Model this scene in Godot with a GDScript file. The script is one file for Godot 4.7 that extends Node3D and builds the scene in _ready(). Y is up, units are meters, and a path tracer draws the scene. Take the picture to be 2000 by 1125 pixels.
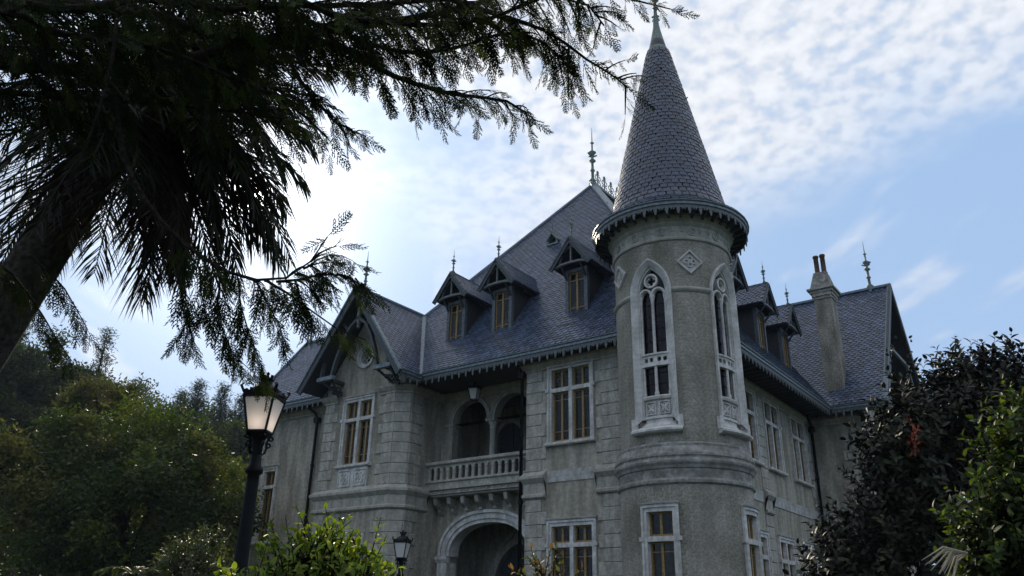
extends Node3D
# A grey stone mansion with a round corner tower, seen from a garden under dark conifer boughs, against the light.

const SUN := Vector3(-0.7484, 0.4654, -0.4725)   # towards the sun
const EYE := Vector3(10.788, 1.6, 19.791)

var rng := RandomNumberGenerator.new()
var M := {}
var used := {}
var house: Node3D


# ---------------------------------------------------------------- geometry helpers
class Geo:
	var st := SurfaceTool.new()
	func _init(smooth := false) -> void:
		st.begin(Mesh.PRIMITIVE_TRIANGLES)
		st.set_smooth_group(0 if smooth else -1)
	func smooth(on: bool) -> void:
		st.set_smooth_group(0 if on else -1)
	func tri(a: Vector3, b: Vector3, c: Vector3) -> void:   # counter-clockwise seen from outside
		st.add_vertex(a); st.add_vertex(c); st.add_vertex(b)
	func quad(a: Vector3, b: Vector3, c: Vector3, d: Vector3) -> void:
		st.add_vertex(a); st.add_vertex(c); st.add_vertex(b)
		st.add_vertex(a); st.add_vertex(d); st.add_vertex(c)
	func mesh() -> ArrayMesh:
		st.generate_normals()
		return st.commit()
	func box(t: Transform3D, s: Vector3) -> void:   # centred
		var h := s * 0.5
		var p: Array[Vector3] = []
		for k in 8:
			p.append(t * Vector3(h.x if k & 1 else -h.x, h.y if k & 2 else -h.y, h.z if k & 4 else -h.z))
		quad(p[4], p[5], p[7], p[6]); quad(p[1], p[0], p[2], p[3])
		quad(p[5], p[1], p[3], p[7]); quad(p[0], p[4], p[6], p[2])
		quad(p[6], p[7], p[3], p[2]); quad(p[0], p[1], p[5], p[4])
	func bar(a: Vector3, b: Vector3, w: float, h: float, side := Vector3.UP) -> void:   # a straight beam of w (across) by h (along side)
		var z := (b - a).normalized()
		var x := side.cross(z)
		if x.length() < 0.01:
			x = Vector3.RIGHT.cross(z)
		x = x.normalized()
		box(Transform3D(Basis(x, z.cross(x), z), (a + b) * 0.5), Vector3(w, h, a.distance_to(b)))
	func tube(p: PackedVector3Array, r: PackedFloat32Array, n := 6, caps := true) -> void:
		var rings: Array[PackedVector3Array] = []
		var side := Vector3.ZERO
		for k in p.size():
			var d := (p[mini(k + 1, p.size() - 1)] - p[maxi(k - 1, 0)]).normalized()
			if side == Vector3.ZERO:
				side = d.cross(Vector3.UP if absf(d.y) < 0.9 else Vector3.RIGHT).normalized()
			side = (side - d * side.dot(d)).normalized()
			var up := d.cross(side)
			var ring := PackedVector3Array()
			for j in n:
				var a := TAU * j / n
				ring.append(p[k] + (side * cos(a) + up * sin(a)) * r[k])
			rings.append(ring)
		for k in p.size() - 1:
			for j in n:
				quad(rings[k][j], rings[k][(j + 1) % n], rings[k + 1][(j + 1) % n], rings[k + 1][j])
		if caps:
			for j in range(1, n - 1):
				tri(rings[0][0], rings[0][j + 1], rings[0][j])
				tri(rings[-1][0], rings[-1][j], rings[-1][j + 1])
	func lathe(o: Vector3, pr: Array, n := 12, axis := Vector3.UP, a0 := 0.0, a1 := TAU) -> void:   # pr: Vector2(radius, height), upwards on the outside
		var x := axis.cross(Vector3.RIGHT if absf(axis.x) < 0.9 else Vector3.FORWARD).normalized()
		var y := axis.cross(x)
		for k in pr.size() - 1:
			var p: Vector2 = pr[k]
			var q: Vector2 = pr[k + 1]
			for j in n:
				var s := a0 + (a1 - a0) * j / n
				var e := a0 + (a1 - a0) * (j + 1) / n
				var u := x * cos(s) + y * sin(s)
				var v := x * cos(e) + y * sin(e)
				if p.x < 1e-5:
					tri(o + axis * p.y, o + v * q.x + axis * q.y, o + u * q.x + axis * q.y)
				elif q.x < 1e-5:
					tri(o + u * p.x + axis * p.y, o + v * p.x + axis * p.y, o + axis * q.y)
				else:
					quad(o + u * p.x + axis * p.y, o + v * p.x + axis * p.y, o + v * q.x + axis * q.y, o + u * q.x + axis * q.y)
	func slab(poly: PackedVector3Array, n: Vector3, thick: float) -> void:   # a planar polygon, counter-clockwise seen along -n, given thickness inwards
		var off := -n * thick
		for k in range(1, poly.size() - 1):
			tri(poly[0], poly[k], poly[k + 1])
			tri(poly[0] + off, poly[k + 1] + off, poly[k] + off)
		for k in poly.size():
			var q := (k + 1) % poly.size()
			quad(poly[k] + off, poly[q] + off, poly[q], poly[k])


class Fr:   # a wall's own axes: u along it, v upwards, d outwards; bent round a cylinder of radius R when R > 0
	var o: Vector3
	var r: Vector3
	var n: Vector3
	var R := 0.0
	func _init(o_: Vector3, n_: Vector3, R_ := 0.0) -> void:
		o = o_; n = n_; R = R_; r = Vector3.UP.cross(n_)
	func p(u: float, v: float, d := 0.0) -> Vector3:
		if R <= 0.0:
			return o + r * u + Vector3.UP * v + n * d
		var a := u / R
		return o + (n * cos(a) + r * sin(a)) * (R + d) + Vector3.UP * v


func fbox(g: Geo, f: Fr, u0: float, u1: float, v0: float, v1: float, d0: float, d1: float, nu := 1) -> void:
	for k in nu:
		var a := lerpf(u0, u1, float(k) / nu)
		var b := lerpf(u0, u1, float(k + 1) / nu)
		g.quad(f.p(a, v0, d1), f.p(b, v0, d1), f.p(b, v1, d1), f.p(a, v1, d1))
		g.quad(f.p(b, v0, d0), f.p(a, v0, d0), f.p(a, v1, d0), f.p(b, v1, d0))
		g.quad(f.p(a, v1, d1), f.p(b, v1, d1), f.p(b, v1, d0), f.p(a, v1, d0))
		g.quad(f.p(a, v0, d0), f.p(b, v0, d0), f.p(b, v0, d1), f.p(a, v0, d1))
	g.quad(f.p(u1, v0, d1), f.p(u1, v0, d0), f.p(u1, v1, d0), f.p(u1, v1, d1))
	g.quad(f.p(u0, v0, d0), f.p(u0, v0, d1), f.p(u0, v1, d1), f.p(u0, v1, d0))


func fstone(g: Geo, f: Fr, u0: float, u1: float, v0: float, v1: float, d0: float, d1: float, c := 0.02) -> void:   # a block with chamfered edges
	var a := [f.p(u0, v0, d0), f.p(u1, v0, d0), f.p(u1, v1, d0), f.p(u0, v1, d0)]
	var b := [f.p(u0, v0, d1 - c), f.p(u1, v0, d1 - c), f.p(u1, v1, d1 - c), f.p(u0, v1, d1 - c)]
	var e := [f.p(u0 + c, v0 + c, d1), f.p(u1 - c, v0 + c, d1), f.p(u1 - c, v1 - c, d1), f.p(u0 + c, v1 - c, d1)]
	g.quad(e[0], e[1], e[2], e[3])
	for k in 4:
		var q := (k + 1) % 4
		g.quad(b[k], b[q], e[q], e[k])
		g.quad(a[k], a[q], b[q], b[k])


func fprism(g: Geo, f: Fr, poly: PackedVector2Array, d0: float, d1: float) -> void:   # an outline in (u, v), any winding
	if Geometry2D.is_polygon_clockwise(poly):
		poly = poly.duplicate(); poly.reverse()
	var idx := Geometry2D.triangulate_polygon(poly)
	for k in range(0, idx.size(), 3):
		var a := poly[idx[k]]
		var b := poly[idx[k + 1]]
		var c := poly[idx[k + 2]]
		if (b - a).cross(c - a) < 0.0:
			var w := b
			b = c; c = w
		g.tri(f.p(a.x, a.y, d1), f.p(b.x, b.y, d1), f.p(c.x, c.y, d1))
		g.tri(f.p(a.x, a.y, d0), f.p(c.x, c.y, d0), f.p(b.x, b.y, d0))
	for k in poly.size():
		var a := poly[k]
		var b := poly[(k + 1) % poly.size()]
		g.quad(f.p(a.x, a.y, d0), f.p(b.x, b.y, d0), f.p(b.x, b.y, d1), f.p(a.x, a.y, d1))


func fprof(g: Geo, f: Fr, u0: float, u1: float, pr: Array, nu := 1) -> void:   # a moulding: pr lists (d, v) upwards
	for k in pr.size() - 1:
		var p: Vector2 = pr[k]
		var q: Vector2 = pr[k + 1]
		for j in nu:
			var a := lerpf(u0, u1, float(j) / nu)
			var b := lerpf(u0, u1, float(j + 1) / nu)
			g.quad(f.p(a, p.y, p.x), f.p(b, p.y, p.x), f.p(b, q.y, q.x), f.p(a, q.y, q.x))
	for k in range(1, pr.size() - 1):
		g.tri(f.p(u1, pr[0].y, pr[0].x), f.p(u1, pr[k + 1].y, pr[k + 1].x), f.p(u1, pr[k].y, pr[k].x))
		g.tri(f.p(u0, pr[0].y, pr[0].x), f.p(u0, pr[k].y, pr[k].x), f.p(u0, pr[k + 1].y, pr[k + 1].x))


func fsweep(g: Geo, f: Fr, path: PackedVector2Array, w: float, d0: float, d1: float, closed := false) -> void:   # a band w wide along a line in (u, v)
	var n := path.size()
	var l := PackedVector2Array()
	var r := PackedVector2Array()
	for k in n:
		var a := path[(k - 1 + n) % n] if closed or k > 0 else path[k]
		var b := path[(k + 1) % n] if closed or k < n - 1 else path[k]
		var t := (b - a).normalized()
		var s := Vector2(-t.y, t.x) * w * 0.5
		l.append(path[k] + s); r.append(path[k] - s)
	for k in (n if closed else n - 1):
		var q := (k + 1) % n
		g.quad(f.p(r[k].x, r[k].y, d1), f.p(r[q].x, r[q].y, d1), f.p(l[q].x, l[q].y, d1), f.p(l[k].x, l[k].y, d1))
		g.quad(f.p(l[k].x, l[k].y, d0), f.p(l[k].x, l[k].y, d1), f.p(l[q].x, l[q].y, d1), f.p(l[q].x, l[q].y, d0))
		g.quad(f.p(r[k].x, r[k].y, d1), f.p(r[k].x, r[k].y, d0), f.p(r[q].x, r[q].y, d0), f.p(r[q].x, r[q].y, d1))


func splay(g: Geo, f: Fr, a: PackedVector2Array, da: float, b: PackedVector2Array, db: float) -> void:   # a sloping band between two outlines of equal count, walked clockwise from the lower left
	for k in a.size() - 1:
		g.quad(f.p(b[k].x, b[k].y, db), f.p(b[k + 1].x, b[k + 1].y, db), f.p(a[k + 1].x, a[k + 1].y, da), f.p(a[k].x, a[k].y, da))


func arch_pts(c: float, v: float, a: float, h: float, n := 8, power := 2.0) -> PackedVector2Array:   # an arch from left spring to right spring; pointed when h > a
	var out := PackedVector2Array()
	if h > a * 1.05:
		var R := (a * a + h * h) / (2.0 * a)
		for k in n + 1:
			var t := PI - (PI - acos((a - R) / R)) * k / n if R > a else 0.0
			out.append(Vector2(c - a + R + R * cos(t), v + R * sin(t)))
		for k in range(n - 1, -1, -1):
			out.append(Vector2(2.0 * c - out[k].x, out[k].y))
	else:
		for k in 2 * n + 1:
			var t := PI - PI * k / (2 * n)
			out.append(Vector2(c + a * signf(cos(t)) * pow(absf(cos(t)), 2.0 / power), v + h * pow(sin(t), 2.0 / power)))
	return out


func ring_pts(c: Vector2, r: float, n := 16, a0 := 0.0, a1 := TAU) -> PackedVector2Array:
	var out := PackedVector2Array()
	var last := n if a1 - a0 > 6.28 else n + 1
	for k in last:
		var t := a0 + (a1 - a0) * k / n
		out.append(c + Vector2(cos(t), sin(t)) * r)
	return out


func wall(g: Geo, f: Fr, u0: float, u1: float, v0: float, v1: float, thick: float, holes: Array, step := 0.0) -> void:
	var us: Array = [u0, u1]
	var vs: Array = [v0, v1]
	for h in holes:
		us.append_array([h.u0, h.u1]); vs.append_array([h.v0, h.v1])
	if step > 0.0:
		var k := u0 + step
		while k < u1:
			us.append(k); k += step
	us.sort(); vs.sort()
	for i in us.size() - 1:
		if us[i + 1] - us[i] < 1e-4:
			continue
		for j in vs.size() - 1:
			if vs[j + 1] - vs[j] < 1e-4:
				continue
			var c := Vector2((us[i] + us[i + 1]) * 0.5, (vs[j] + vs[j + 1]) * 0.5)
			var open := false
			for h in holes:
				open = open or c.x > h.u0 and c.x < h.u1 and c.y > h.v0 and c.y < h.v1
			if open:
				continue
			g.quad(f.p(us[i], vs[j]), f.p(us[i + 1], vs[j]), f.p(us[i + 1], vs[j + 1]), f.p(us[i], vs[j + 1]))
			g.quad(f.p(us[i + 1], vs[j], -thick), f.p(us[i], vs[j], -thick), f.p(us[i], vs[j + 1], -thick), f.p(us[i + 1], vs[j + 1], -thick))
	for h in holes:
		var path := PackedVector2Array([Vector2(h.u0, h.v0)])
		if h.has("arch"):
			var pts: PackedVector2Array = h.arch
			path.append_array(pts)
			for k in pts.size() - 1:
				var p := pts[k]
				var q := pts[k + 1]
				g.quad(f.p(p.x, p.y), f.p(q.x, q.y), f.p(q.x, h.v1), f.p(p.x, h.v1))
				g.quad(f.p(q.x, q.y, -thick), f.p(p.x, p.y, -thick), f.p(p.x, h.v1, -thick), f.p(q.x, h.v1, -thick))
		else:
			path.append_array([Vector2(h.u0, h.v1), Vector2(h.u1, h.v1)])
		path.append(Vector2(h.u1, h.v0)); path.append(Vector2(h.u0, h.v0))
		for k in path.size() - 1:
			var p := path[k]
			var q := path[k + 1]
			g.quad(f.p(p.x, p.y, -thick), f.p(q.x, q.y, -thick), f.p(q.x, q.y), f.p(p.x, p.y))
	g.quad(f.p(u1, v0), f.p(u1, v0, -thick), f.p(u1, v1, -thick), f.p(u1, v1))
	g.quad(f.p(u0, v0, -thick), f.p(u0, v0), f.p(u0, v1), f.p(u0, v1, -thick))
	for i in us.size() - 1:
		g.quad(f.p(us[i], v1), f.p(us[i + 1], v1), f.p(us[i + 1], v1, -thick), f.p(us[i], v1, -thick))


# ---------------------------------------------------------------- scene helpers
func title(o: Node3D, called: String) -> void:
	var n: int = used.get(called, 0)
	used[called] = n + 1
	o.name = called if n == 0 else "%s_%03d" % [called, n]

func put(parent: Node3D, called: String, m: Mesh, mat: Material, t := Transform3D()) -> MeshInstance3D:
	var o := MeshInstance3D.new()
	title(o, called)
	o.mesh = m
	o.material_override = mat
	o.transform = t
	parent.add_child(o)
	return o

func part(parent: Node3D, called: String, g: Geo, mat: Material) -> MeshInstance3D:
	return put(parent, called, g.mesh(), mat)

func thing(called: String, label: String, category: String, at := Vector3.ZERO, group := "") -> Node3D:
	var o := Node3D.new()
	title(o, called)
	o.position = at
	add_child(o)
	return tag(o, label, category, group)

func tag(o: Node3D, label: String, category := "", group := "", kind := "") -> Node3D:
	if label: o.set_meta("label", label)
	if category: o.set_meta("category", category)
	if group: o.set_meta("group", group)
	if kind: o.set_meta("kind", kind)
	return o

func copies(parent: Node3D, called: String, m: Mesh, mat: Material, ts: Array, cs: Array = [], kind := "stuff") -> MultiMeshInstance3D:
	var mm := MultiMesh.new()
	mm.transform_format = MultiMesh.TRANSFORM_3D
	mm.use_colors = not cs.is_empty()
	mm.mesh = m
	mm.instance_count = ts.size()
	for k in ts.size():
		mm.set_instance_transform(k, ts[k])
		if not cs.is_empty():
			mm.set_instance_color(k, cs[k])
	var o := MultiMeshInstance3D.new()
	title(o, called)
	o.multimesh = mm
	o.material_override = mat
	parent.add_child(o)
	if kind: o.set_meta("kind", kind)
	return o


func noise_tex(sd: int, freq: float, dark: Color, pale: Color, size := 512, oct := 5, as_normal := false) -> NoiseTexture2D:
	var n := FastNoiseLite.new()
	n.seed = sd
	n.noise_type = FastNoiseLite.TYPE_SIMPLEX_SMOOTH
	n.frequency = freq
	n.fractal_octaves = oct
	var t := NoiseTexture2D.new()
	t.width = size; t.height = size
	t.seamless = true
	t.noise = n
	if not as_normal:
		var gr := Gradient.new()
		gr.set_color(0, dark); gr.set_color(1, pale)
		gr.set_offset(0, 0.2); gr.set_offset(1, 0.8)
		t.color_ramp = gr
	return t

func lin(r: float, g: float, b: float) -> Color:
	return Color(r, g, b).linear_to_srgb()

func mat(called: String, c: Color, rough := 0.8, vary := 0.0, scale := 1.0, bump := 0.0, bump_scale := 4.0, sd := 1) -> StandardMaterial3D:
	var m := StandardMaterial3D.new()
	m.resource_name = called
	m.albedo_color = c
	m.roughness = rough
	m.uv1_triplanar = true
	m.uv1_world_triplanar = true
	m.uv1_scale = Vector3.ONE * scale
	if vary > 0.0:
		m.albedo_texture = noise_tex(sd, 0.012, Color(1 - vary, 1 - vary, 1 - vary * 1.05), Color.WHITE)
	if bump > 0.0:
		m.heightmap_enabled = true
		m.heightmap_texture = grit
		m.heightmap_scale = bump
	M[called] = m
	return m

var grit: NoiseTexture2D

func weather(m: StandardMaterial3D, sd: int, amount: float, across := 0.9, up := 0.22) -> void:   # blotches and run-down streaks
	m.detail_enabled = true
	m.detail_blend_mode = BaseMaterial3D.BLEND_MODE_MUL
	m.detail_uv_layer = BaseMaterial3D.DETAIL_UV_2
	m.detail_albedo = noise_tex(sd, 0.008, Color(1 - amount, 1 - amount, 1 - amount * 1.1), Color.WHITE, 512, 6)
	m.uv2_triplanar = true
	m.uv2_world_triplanar = true
	m.uv2_scale = Vector3(across, up, across)


func materials() -> void:
	grit = noise_tex(77, 0.09, Color.BLACK, Color.WHITE, 512, 4)
	weather(mat("stucco", lin(0.49, 0.445, 0.365), 0.95, 0.14, 0.9, 0.6, 4.0, 3), 4, 0.22, 0.5, 0.1)
	weather(mat("roughcast", lin(0.50, 0.46, 0.395), 0.95, 0.26, 2.2, 0.45, 4.0, 5), 6, 0.28, 0.3, 0.14)
	weather(mat("stone", lin(0.54, 0.505, 0.44), 0.9, 0.14, 1.1, 0.5, 4.0, 7), 8, 0.16, 0.7, 0.25)
	weather(mat("band_stone", lin(0.58, 0.56, 0.54), 0.9, 0.13, 1.1, 0.35, 4.0, 9), 10, 0.2, 0.6, 0.25)
	weather(mat("pale_stone", lin(0.76, 0.73, 0.70), 0.85, 0.13, 1.1, 0.35, 4.0, 9), 10, 0.2, 0.6, 0.25)
	weather(mat("weathered_stone", lin(0.50, 0.48, 0.45), 0.95, 0.25, 1.0, 0.9, 4.0, 11), 12, 0.3, 0.5, 0.7)
	var s := mat("slate", lin(0.072, 0.1, 0.165), 0.33, 0.3, 1.3, 0.25, 4.0, 13)
	s.vertex_color_use_as_albedo = true
	mat("slate_dark", lin(0.02, 0.022, 0.028), 0.6, 0.3, 1.3)
	for k in 4:
		var t := [0.8, 0.95, 1.1, 1.25][k] as float
		var c := s.duplicate() as StandardMaterial3D
		c.albedo_color = lin(0.046 * t, 0.064 * t, 0.112 * t)
		c.vertex_color_use_as_albedo = false
		M["slate%d" % k] = c
	mat("zinc", lin(0.19, 0.235, 0.27), 0.45, 0.3, 1.2, 0.0, 4.0, 15)
	mat("verdigris", lin(0.24, 0.31, 0.28), 0.6, 0.4, 1.7, 0.0, 4.0, 16)
	mat("dark_timber", lin(0.055, 0.068, 0.078), 0.6, 0.3, 1.5)
	mat("grey_timber", lin(0.16, 0.18, 0.185), 0.6, 0.3, 1.5)
	mat("lace", lin(0.13, 0.145, 0.15), 0.6, 0.3, 1.5)
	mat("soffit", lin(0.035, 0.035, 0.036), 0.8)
	mat("ochre", lin(0.32, 0.2, 0.06), 0.5, 0.25, 2.0)
	mat("blind", lin(0.22, 0.17, 0.115), 0.9, 0.3, 1.0)
	mat("dull_blind", lin(0.13, 0.115, 0.09), 0.9, 0.4, 1.3)
	mat("iron", lin(0.009, 0.009, 0.009), 0.5, 0.2, 2.0).metallic_specular = 0.25
	mat("pot", lin(0.10, 0.05, 0.035), 0.8, 0.3, 1.4)
	mat("lead", lin(0.10, 0.12, 0.14), 0.5, 0.3, 1.2)
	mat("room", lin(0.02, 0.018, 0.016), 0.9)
	var gl := StandardMaterial3D.new()
	gl.resource_name = "glass"
	gl.albedo_color = Color(0.05, 0.05, 0.05, 0.1)
	gl.transparency = BaseMaterial3D.TRANSPARENCY_ALPHA
	gl.roughness = 0.02
	gl.metallic_specular = 0.28
	M["glass"] = gl
	var st := gl.duplicate() as StandardMaterial3D
	st.albedo_color = Color(0.12, 0.08, 0.09, 0.55)
	M["stained_glass"] = st


# ---------------------------------------------------------------- camera, sky, sun
func _ready() -> void:
	rng.seed = 20240611
	var cam := Camera3D.new()
	cam.name = "camera"
	cam.transform = Transform3D(Basis(Vector3(0.8024802, 0.02041695, -0.59632934), Vector3(0.21787932, 0.92037543, 0.32471167), Vector3(0.5554765, -0.39050251, 0.73413463)), EYE)
	cam.fov = 39.7194
	cam.near = 0.05
	cam.far = 3000.0
	add_child(cam)
	var we := WorldEnvironment.new()
	we.name = "world"
	var env := Environment.new()
	env.background_mode = Environment.BG_SKY
	env.tonemap_mode = Environment.TONE_MAPPER_LINEAR
	env.tonemap_exposure = 1.08
	env.fog_enabled = true   # thin summer haze
	env.fog_density = 0.0003
	env.fog_light_color = Color(0.82, 0.89, 1.0)
	env.sdfgi_enabled = true
	env.ssao_enabled = true
	env.ssil_enabled = true
	var pm := PanoramaSkyMaterial.new()
	pm.panorama = sky_picture()
	var sky := Sky.new()
	sky.sky_material = pm
	env.sky = sky
	we.environment = env
	add_child(we)
	var sun := DirectionalLight3D.new()
	sun.name = "sun"
	sun.light_energy = 1.55
	sun.light_color = Color(1.0, 0.94, 0.84)
	sun.light_angular_distance = 0.53
	sun.shadow_enabled = true
	sun.transform = Transform3D(Basis.looking_at(-SUN), Vector3(0, 30, 0))
	add_child(sun)
	materials()
	build_ground()
	build_mansion()
	build_lamps()
	build_plants()


func sky_at(d: Vector3, cover: FastNoiseLite, cell: FastNoiseLite, wisp: FastNoiseLite) -> Color:
	var y := maxf(d.y, 0.02)
	var th := rad_to_deg(acos(clampf(d.dot(SUN), -1.0, 1.0)))
	var h := pow(1.0 - y, 3.0)
	var c := Vector3(0.33, 0.495, 0.76).lerp(Vector3(0.45, 0.605, 0.85), h)
	var px := d.x / (y + 0.08)
	var pz := d.z / (y + 0.08)
	# altocumulus: a broad bank overhead (cover) broken into small cells, thinning out towards the horizon
	var el := rad_to_deg(asin(clampf(d.y, -1.0, 1.0)))
	var bank := cover.get_noise_2d(px * 80.0, pz * 80.0)
	var w := smoothstep(-6.0, 9.0, el - 29.5 + 13.0 * bank)
	var k := cell.get_noise_2d(px * 860.0, pz * 860.0)
	var k2 := wisp.get_noise_2d(px * 130.0 + pz * 130.0, pz * 420.0 - px * 420.0)
	var cl := w * clampf(0.92 + 1.0 * k + 0.4 * bank, 0.0, 1.0)
	cl = maxf(cl, smoothstep(0.12, 0.6, k2 + 0.35 * bank) * 0.5 * (1.0 - w))
	cl *= smoothstep(0.02, 0.2, d.y)
	c = c.lerp(Vector3(0.84, 0.855, 0.89) * (0.92 + 0.22 * clampf(k + 0.2, 0.0, 1.0)), cl * 0.88)
	var glow := 0.37 * exp(-th / 13.0) + 1.9 * exp(-th / 4.5) + 60.0 * exp(-pow(th / 0.7, 2.0))
	c += Vector3(1.0, 0.97, 0.92) * glow
	return Color(c.x, c.y, c.z)


func sky_picture() -> ImageTexture:
	var cover := FastNoiseLite.new()
	cover.seed = 12; cover.frequency = 0.011; cover.fractal_octaves = 4
	var cell := FastNoiseLite.new()
	cell.seed = 5; cell.frequency = 0.02; cell.fractal_octaves = 5; cell.fractal_gain = 0.55
	cell.domain_warp_enabled = true; cell.domain_warp_amplitude = 14.0; cell.domain_warp_frequency = 0.02
	var wisp := FastNoiseLite.new()
	wisp.seed = 8; wisp.frequency = 0.006; wisp.fractal_octaves = 5
	var W := 3072
	var H := 1536
	var low := sky_part(0, 768, 0, 192, 768, 384, cover, cell, wisp)
	var im := Image.create(768, 384, false, Image.FORMAT_RGBF)
	im.fill(Color(0.05, 0.055, 0.05))
	im.blit_rect(low, Rect2i(0, 0, 768, 192), Vector2i.ZERO)
	im.resize(W, H, Image.INTERPOLATE_BILINEAR)
	var r0 := int(H * (90.0 - 52.0) / 180.0)
	for s in [[284.0, 360.0], [0.0, 4.0]]:   # the part in view, finer
		var c0 := int(W * s[0] / 360.0)
		var c1 := int(W * s[1] / 360.0)
		var fine := sky_part(c0, c1, r0, H / 2, W, H, cover, cell, wisp)
		im.blit_rect(fine, Rect2i(0, 0, c1 - c0, H / 2 - r0), Vector2i(c0, r0))
	return ImageTexture.create_from_image(im)


func sky_part(c0: int, c1: int, r0: int, r1: int, W: int, H: int, a: FastNoiseLite, b: FastNoiseLite, c: FastNoiseLite) -> Image:
	var im := Image.create(c1 - c0, r1 - r0, false, Image.FORMAT_RGBF)
	for j in range(r0, r1):
		var el := PI * (0.5 - (j + 0.5) / H)
		for i in range(c0, c1):
			var az := TAU * (i + 0.5) / W
			im.set_pixel(i - c0, j - r0, sky_at(Vector3(sin(az) * cos(el), sin(el), -cos(az) * cos(el)), a, b, c))
	return im


# ---------------------------------------------------------------- ground
func build_ground() -> void:
	var g := Geo.new(true)
	var n := FastNoiseLite.new()
	n.seed = 3; n.frequency = 0.02
	var S := 44
	var xs: Array = []
	for k in S + 1:
		var t := 2.0 * k / S - 1.0
		xs.append(signf(t) * (absf(t) * 60.0 + pow(absf(t), 4.0) * 1100.0))
	for i in S:
		for j in S:
			var p: Array[Vector3] = []
			for c in [[i, j + 1], [i + 1, j + 1], [i + 1, j], [i, j]]:
				p.append(Vector3(xs[c[0]], ground_y(xs[c[0]], xs[c[1]], n), xs[c[1]]))
			g.quad(p[0], p[1], p[2], p[3])
	var m := mat("lawn", lin(0.05, 0.075, 0.028), 0.95, 0.5, 0.6)
	m.metallic_specular = 0.1
	tag(part(self, "ground", g, m), "green lawn that runs round the mansion to the hill", "", "", "structure")


func ground_y(x: float, z: float, n: FastNoiseLite) -> float:
	# flat round the house; a wooded hill climbs behind it to the left
	var h := maxf(0.0, -x * 0.6 - z * 0.55 - 22.0)
	var left := smoothstep(0.05, 0.9, (-x + z * 0.25) / maxf(1.0, absf(z) + 20.0))
	return minf(h * 0.5 * left, 18.0 + clampf((z - x - 34.0) * 0.32, -4.0, 16.0)) * (0.95 + 0.2 * n.get_noise_2d(x, z))


# ---------------------------------------------------------------- mansion
const SL := 1.319     # pitch of the main roofs
const EAVE := 9.5

func mould(g: Geo, path: Array, pr: Array) -> void:   # a moulding along a line in plan, mitred at its corners; path runs to the right as seen from outside
	var m: Array = []
	for k in path.size():
		var a: Vector3 = ((path[k] - path[k - 1]) as Vector3).normalized().cross(Vector3.UP) if k > 0 else Vector3.ZERO
		var b: Vector3 = ((path[k + 1] - path[k]) as Vector3).normalized().cross(Vector3.UP) if k < path.size() - 1 else Vector3.ZERO
		var s := a + b
		m.append(s * (2.0 / s.length_squared()) if k > 0 and k < path.size() - 1 else s)
	for k in path.size() - 1:
		for j in pr.size() - 1:
			var p: Vector2 = pr[j]
			var q: Vector2 = pr[j + 1]
			g.quad(path[k] + m[k] * p.x + Vector3.UP * p.y, path[k + 1] + m[k + 1] * p.x + Vector3.UP * p.y, path[k + 1] + m[k + 1] * q.x + Vector3.UP * q.y, path[k] + m[k] * q.x + Vector3.UP * q.y)
	for e in [0, path.size() - 1]:
		for j in range(1, pr.size() - 1):
			var c: Array = []
			for i in [0, j, j + 1]:
				c.append(path[e] + m[e] * pr[i].x + Vector3.UP * pr[i].y)
			if e == 0: g.tri(c[0], c[1], c[2])
			else: g.tri(c[0], c[2], c[1])


const BELT := [Vector2(0.0, 5.06), Vector2(0.06, 5.08), Vector2(0.12, 5.12), Vector2(0.12, 5.19), Vector2(0.06, 5.23), Vector2(0.06, 5.52), Vector2(0.1, 5.56), Vector2(0.19, 5.66), Vector2(0.19, 5.74), Vector2(0.13, 5.78), Vector2(0.06, 5.87), Vector2(0.0, 5.88)]
const CORNICE := [Vector2(0.0, 8.98), Vector2(0.06, 9.0), Vector2(0.06, 9.06), Vector2(0.11, 9.1), Vector2(0.18, 9.2), Vector2(0.18, 9.27), Vector2(0.0, 9.28)]
const PLINTH := [Vector2(0.0, 0.0), Vector2(0.12, 0.0), Vector2(0.12, 0.95), Vector2(0.06, 1.05), Vector2(0.0, 1.07)]


func quoins(f: Fr, u: float, dir: float, short: float, long: float, v0: float, v1: float, h := 0.365, flip := 0) -> void:   # blocks from the corner at u, alternately short and long
	var n := int(round((v1 - v0) / h))
	for k in n:
		var a := v0 + (v1 - v0) * k / n
		var w := (long if (k + flip) % 2 else short) + rng.randf_range(-0.02, 0.02)
		var g := Geo.new()
		fstone(g, f, minf(u, u + dir * w), maxf(u, u + dir * w), a + 0.005, a + (v1 - v0) / n - 0.005, -0.02, 0.042 + rng.randf_range(-0.007, 0.007), 0.016)
		part(house, "quoin_stone", g, M.stone)


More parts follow.
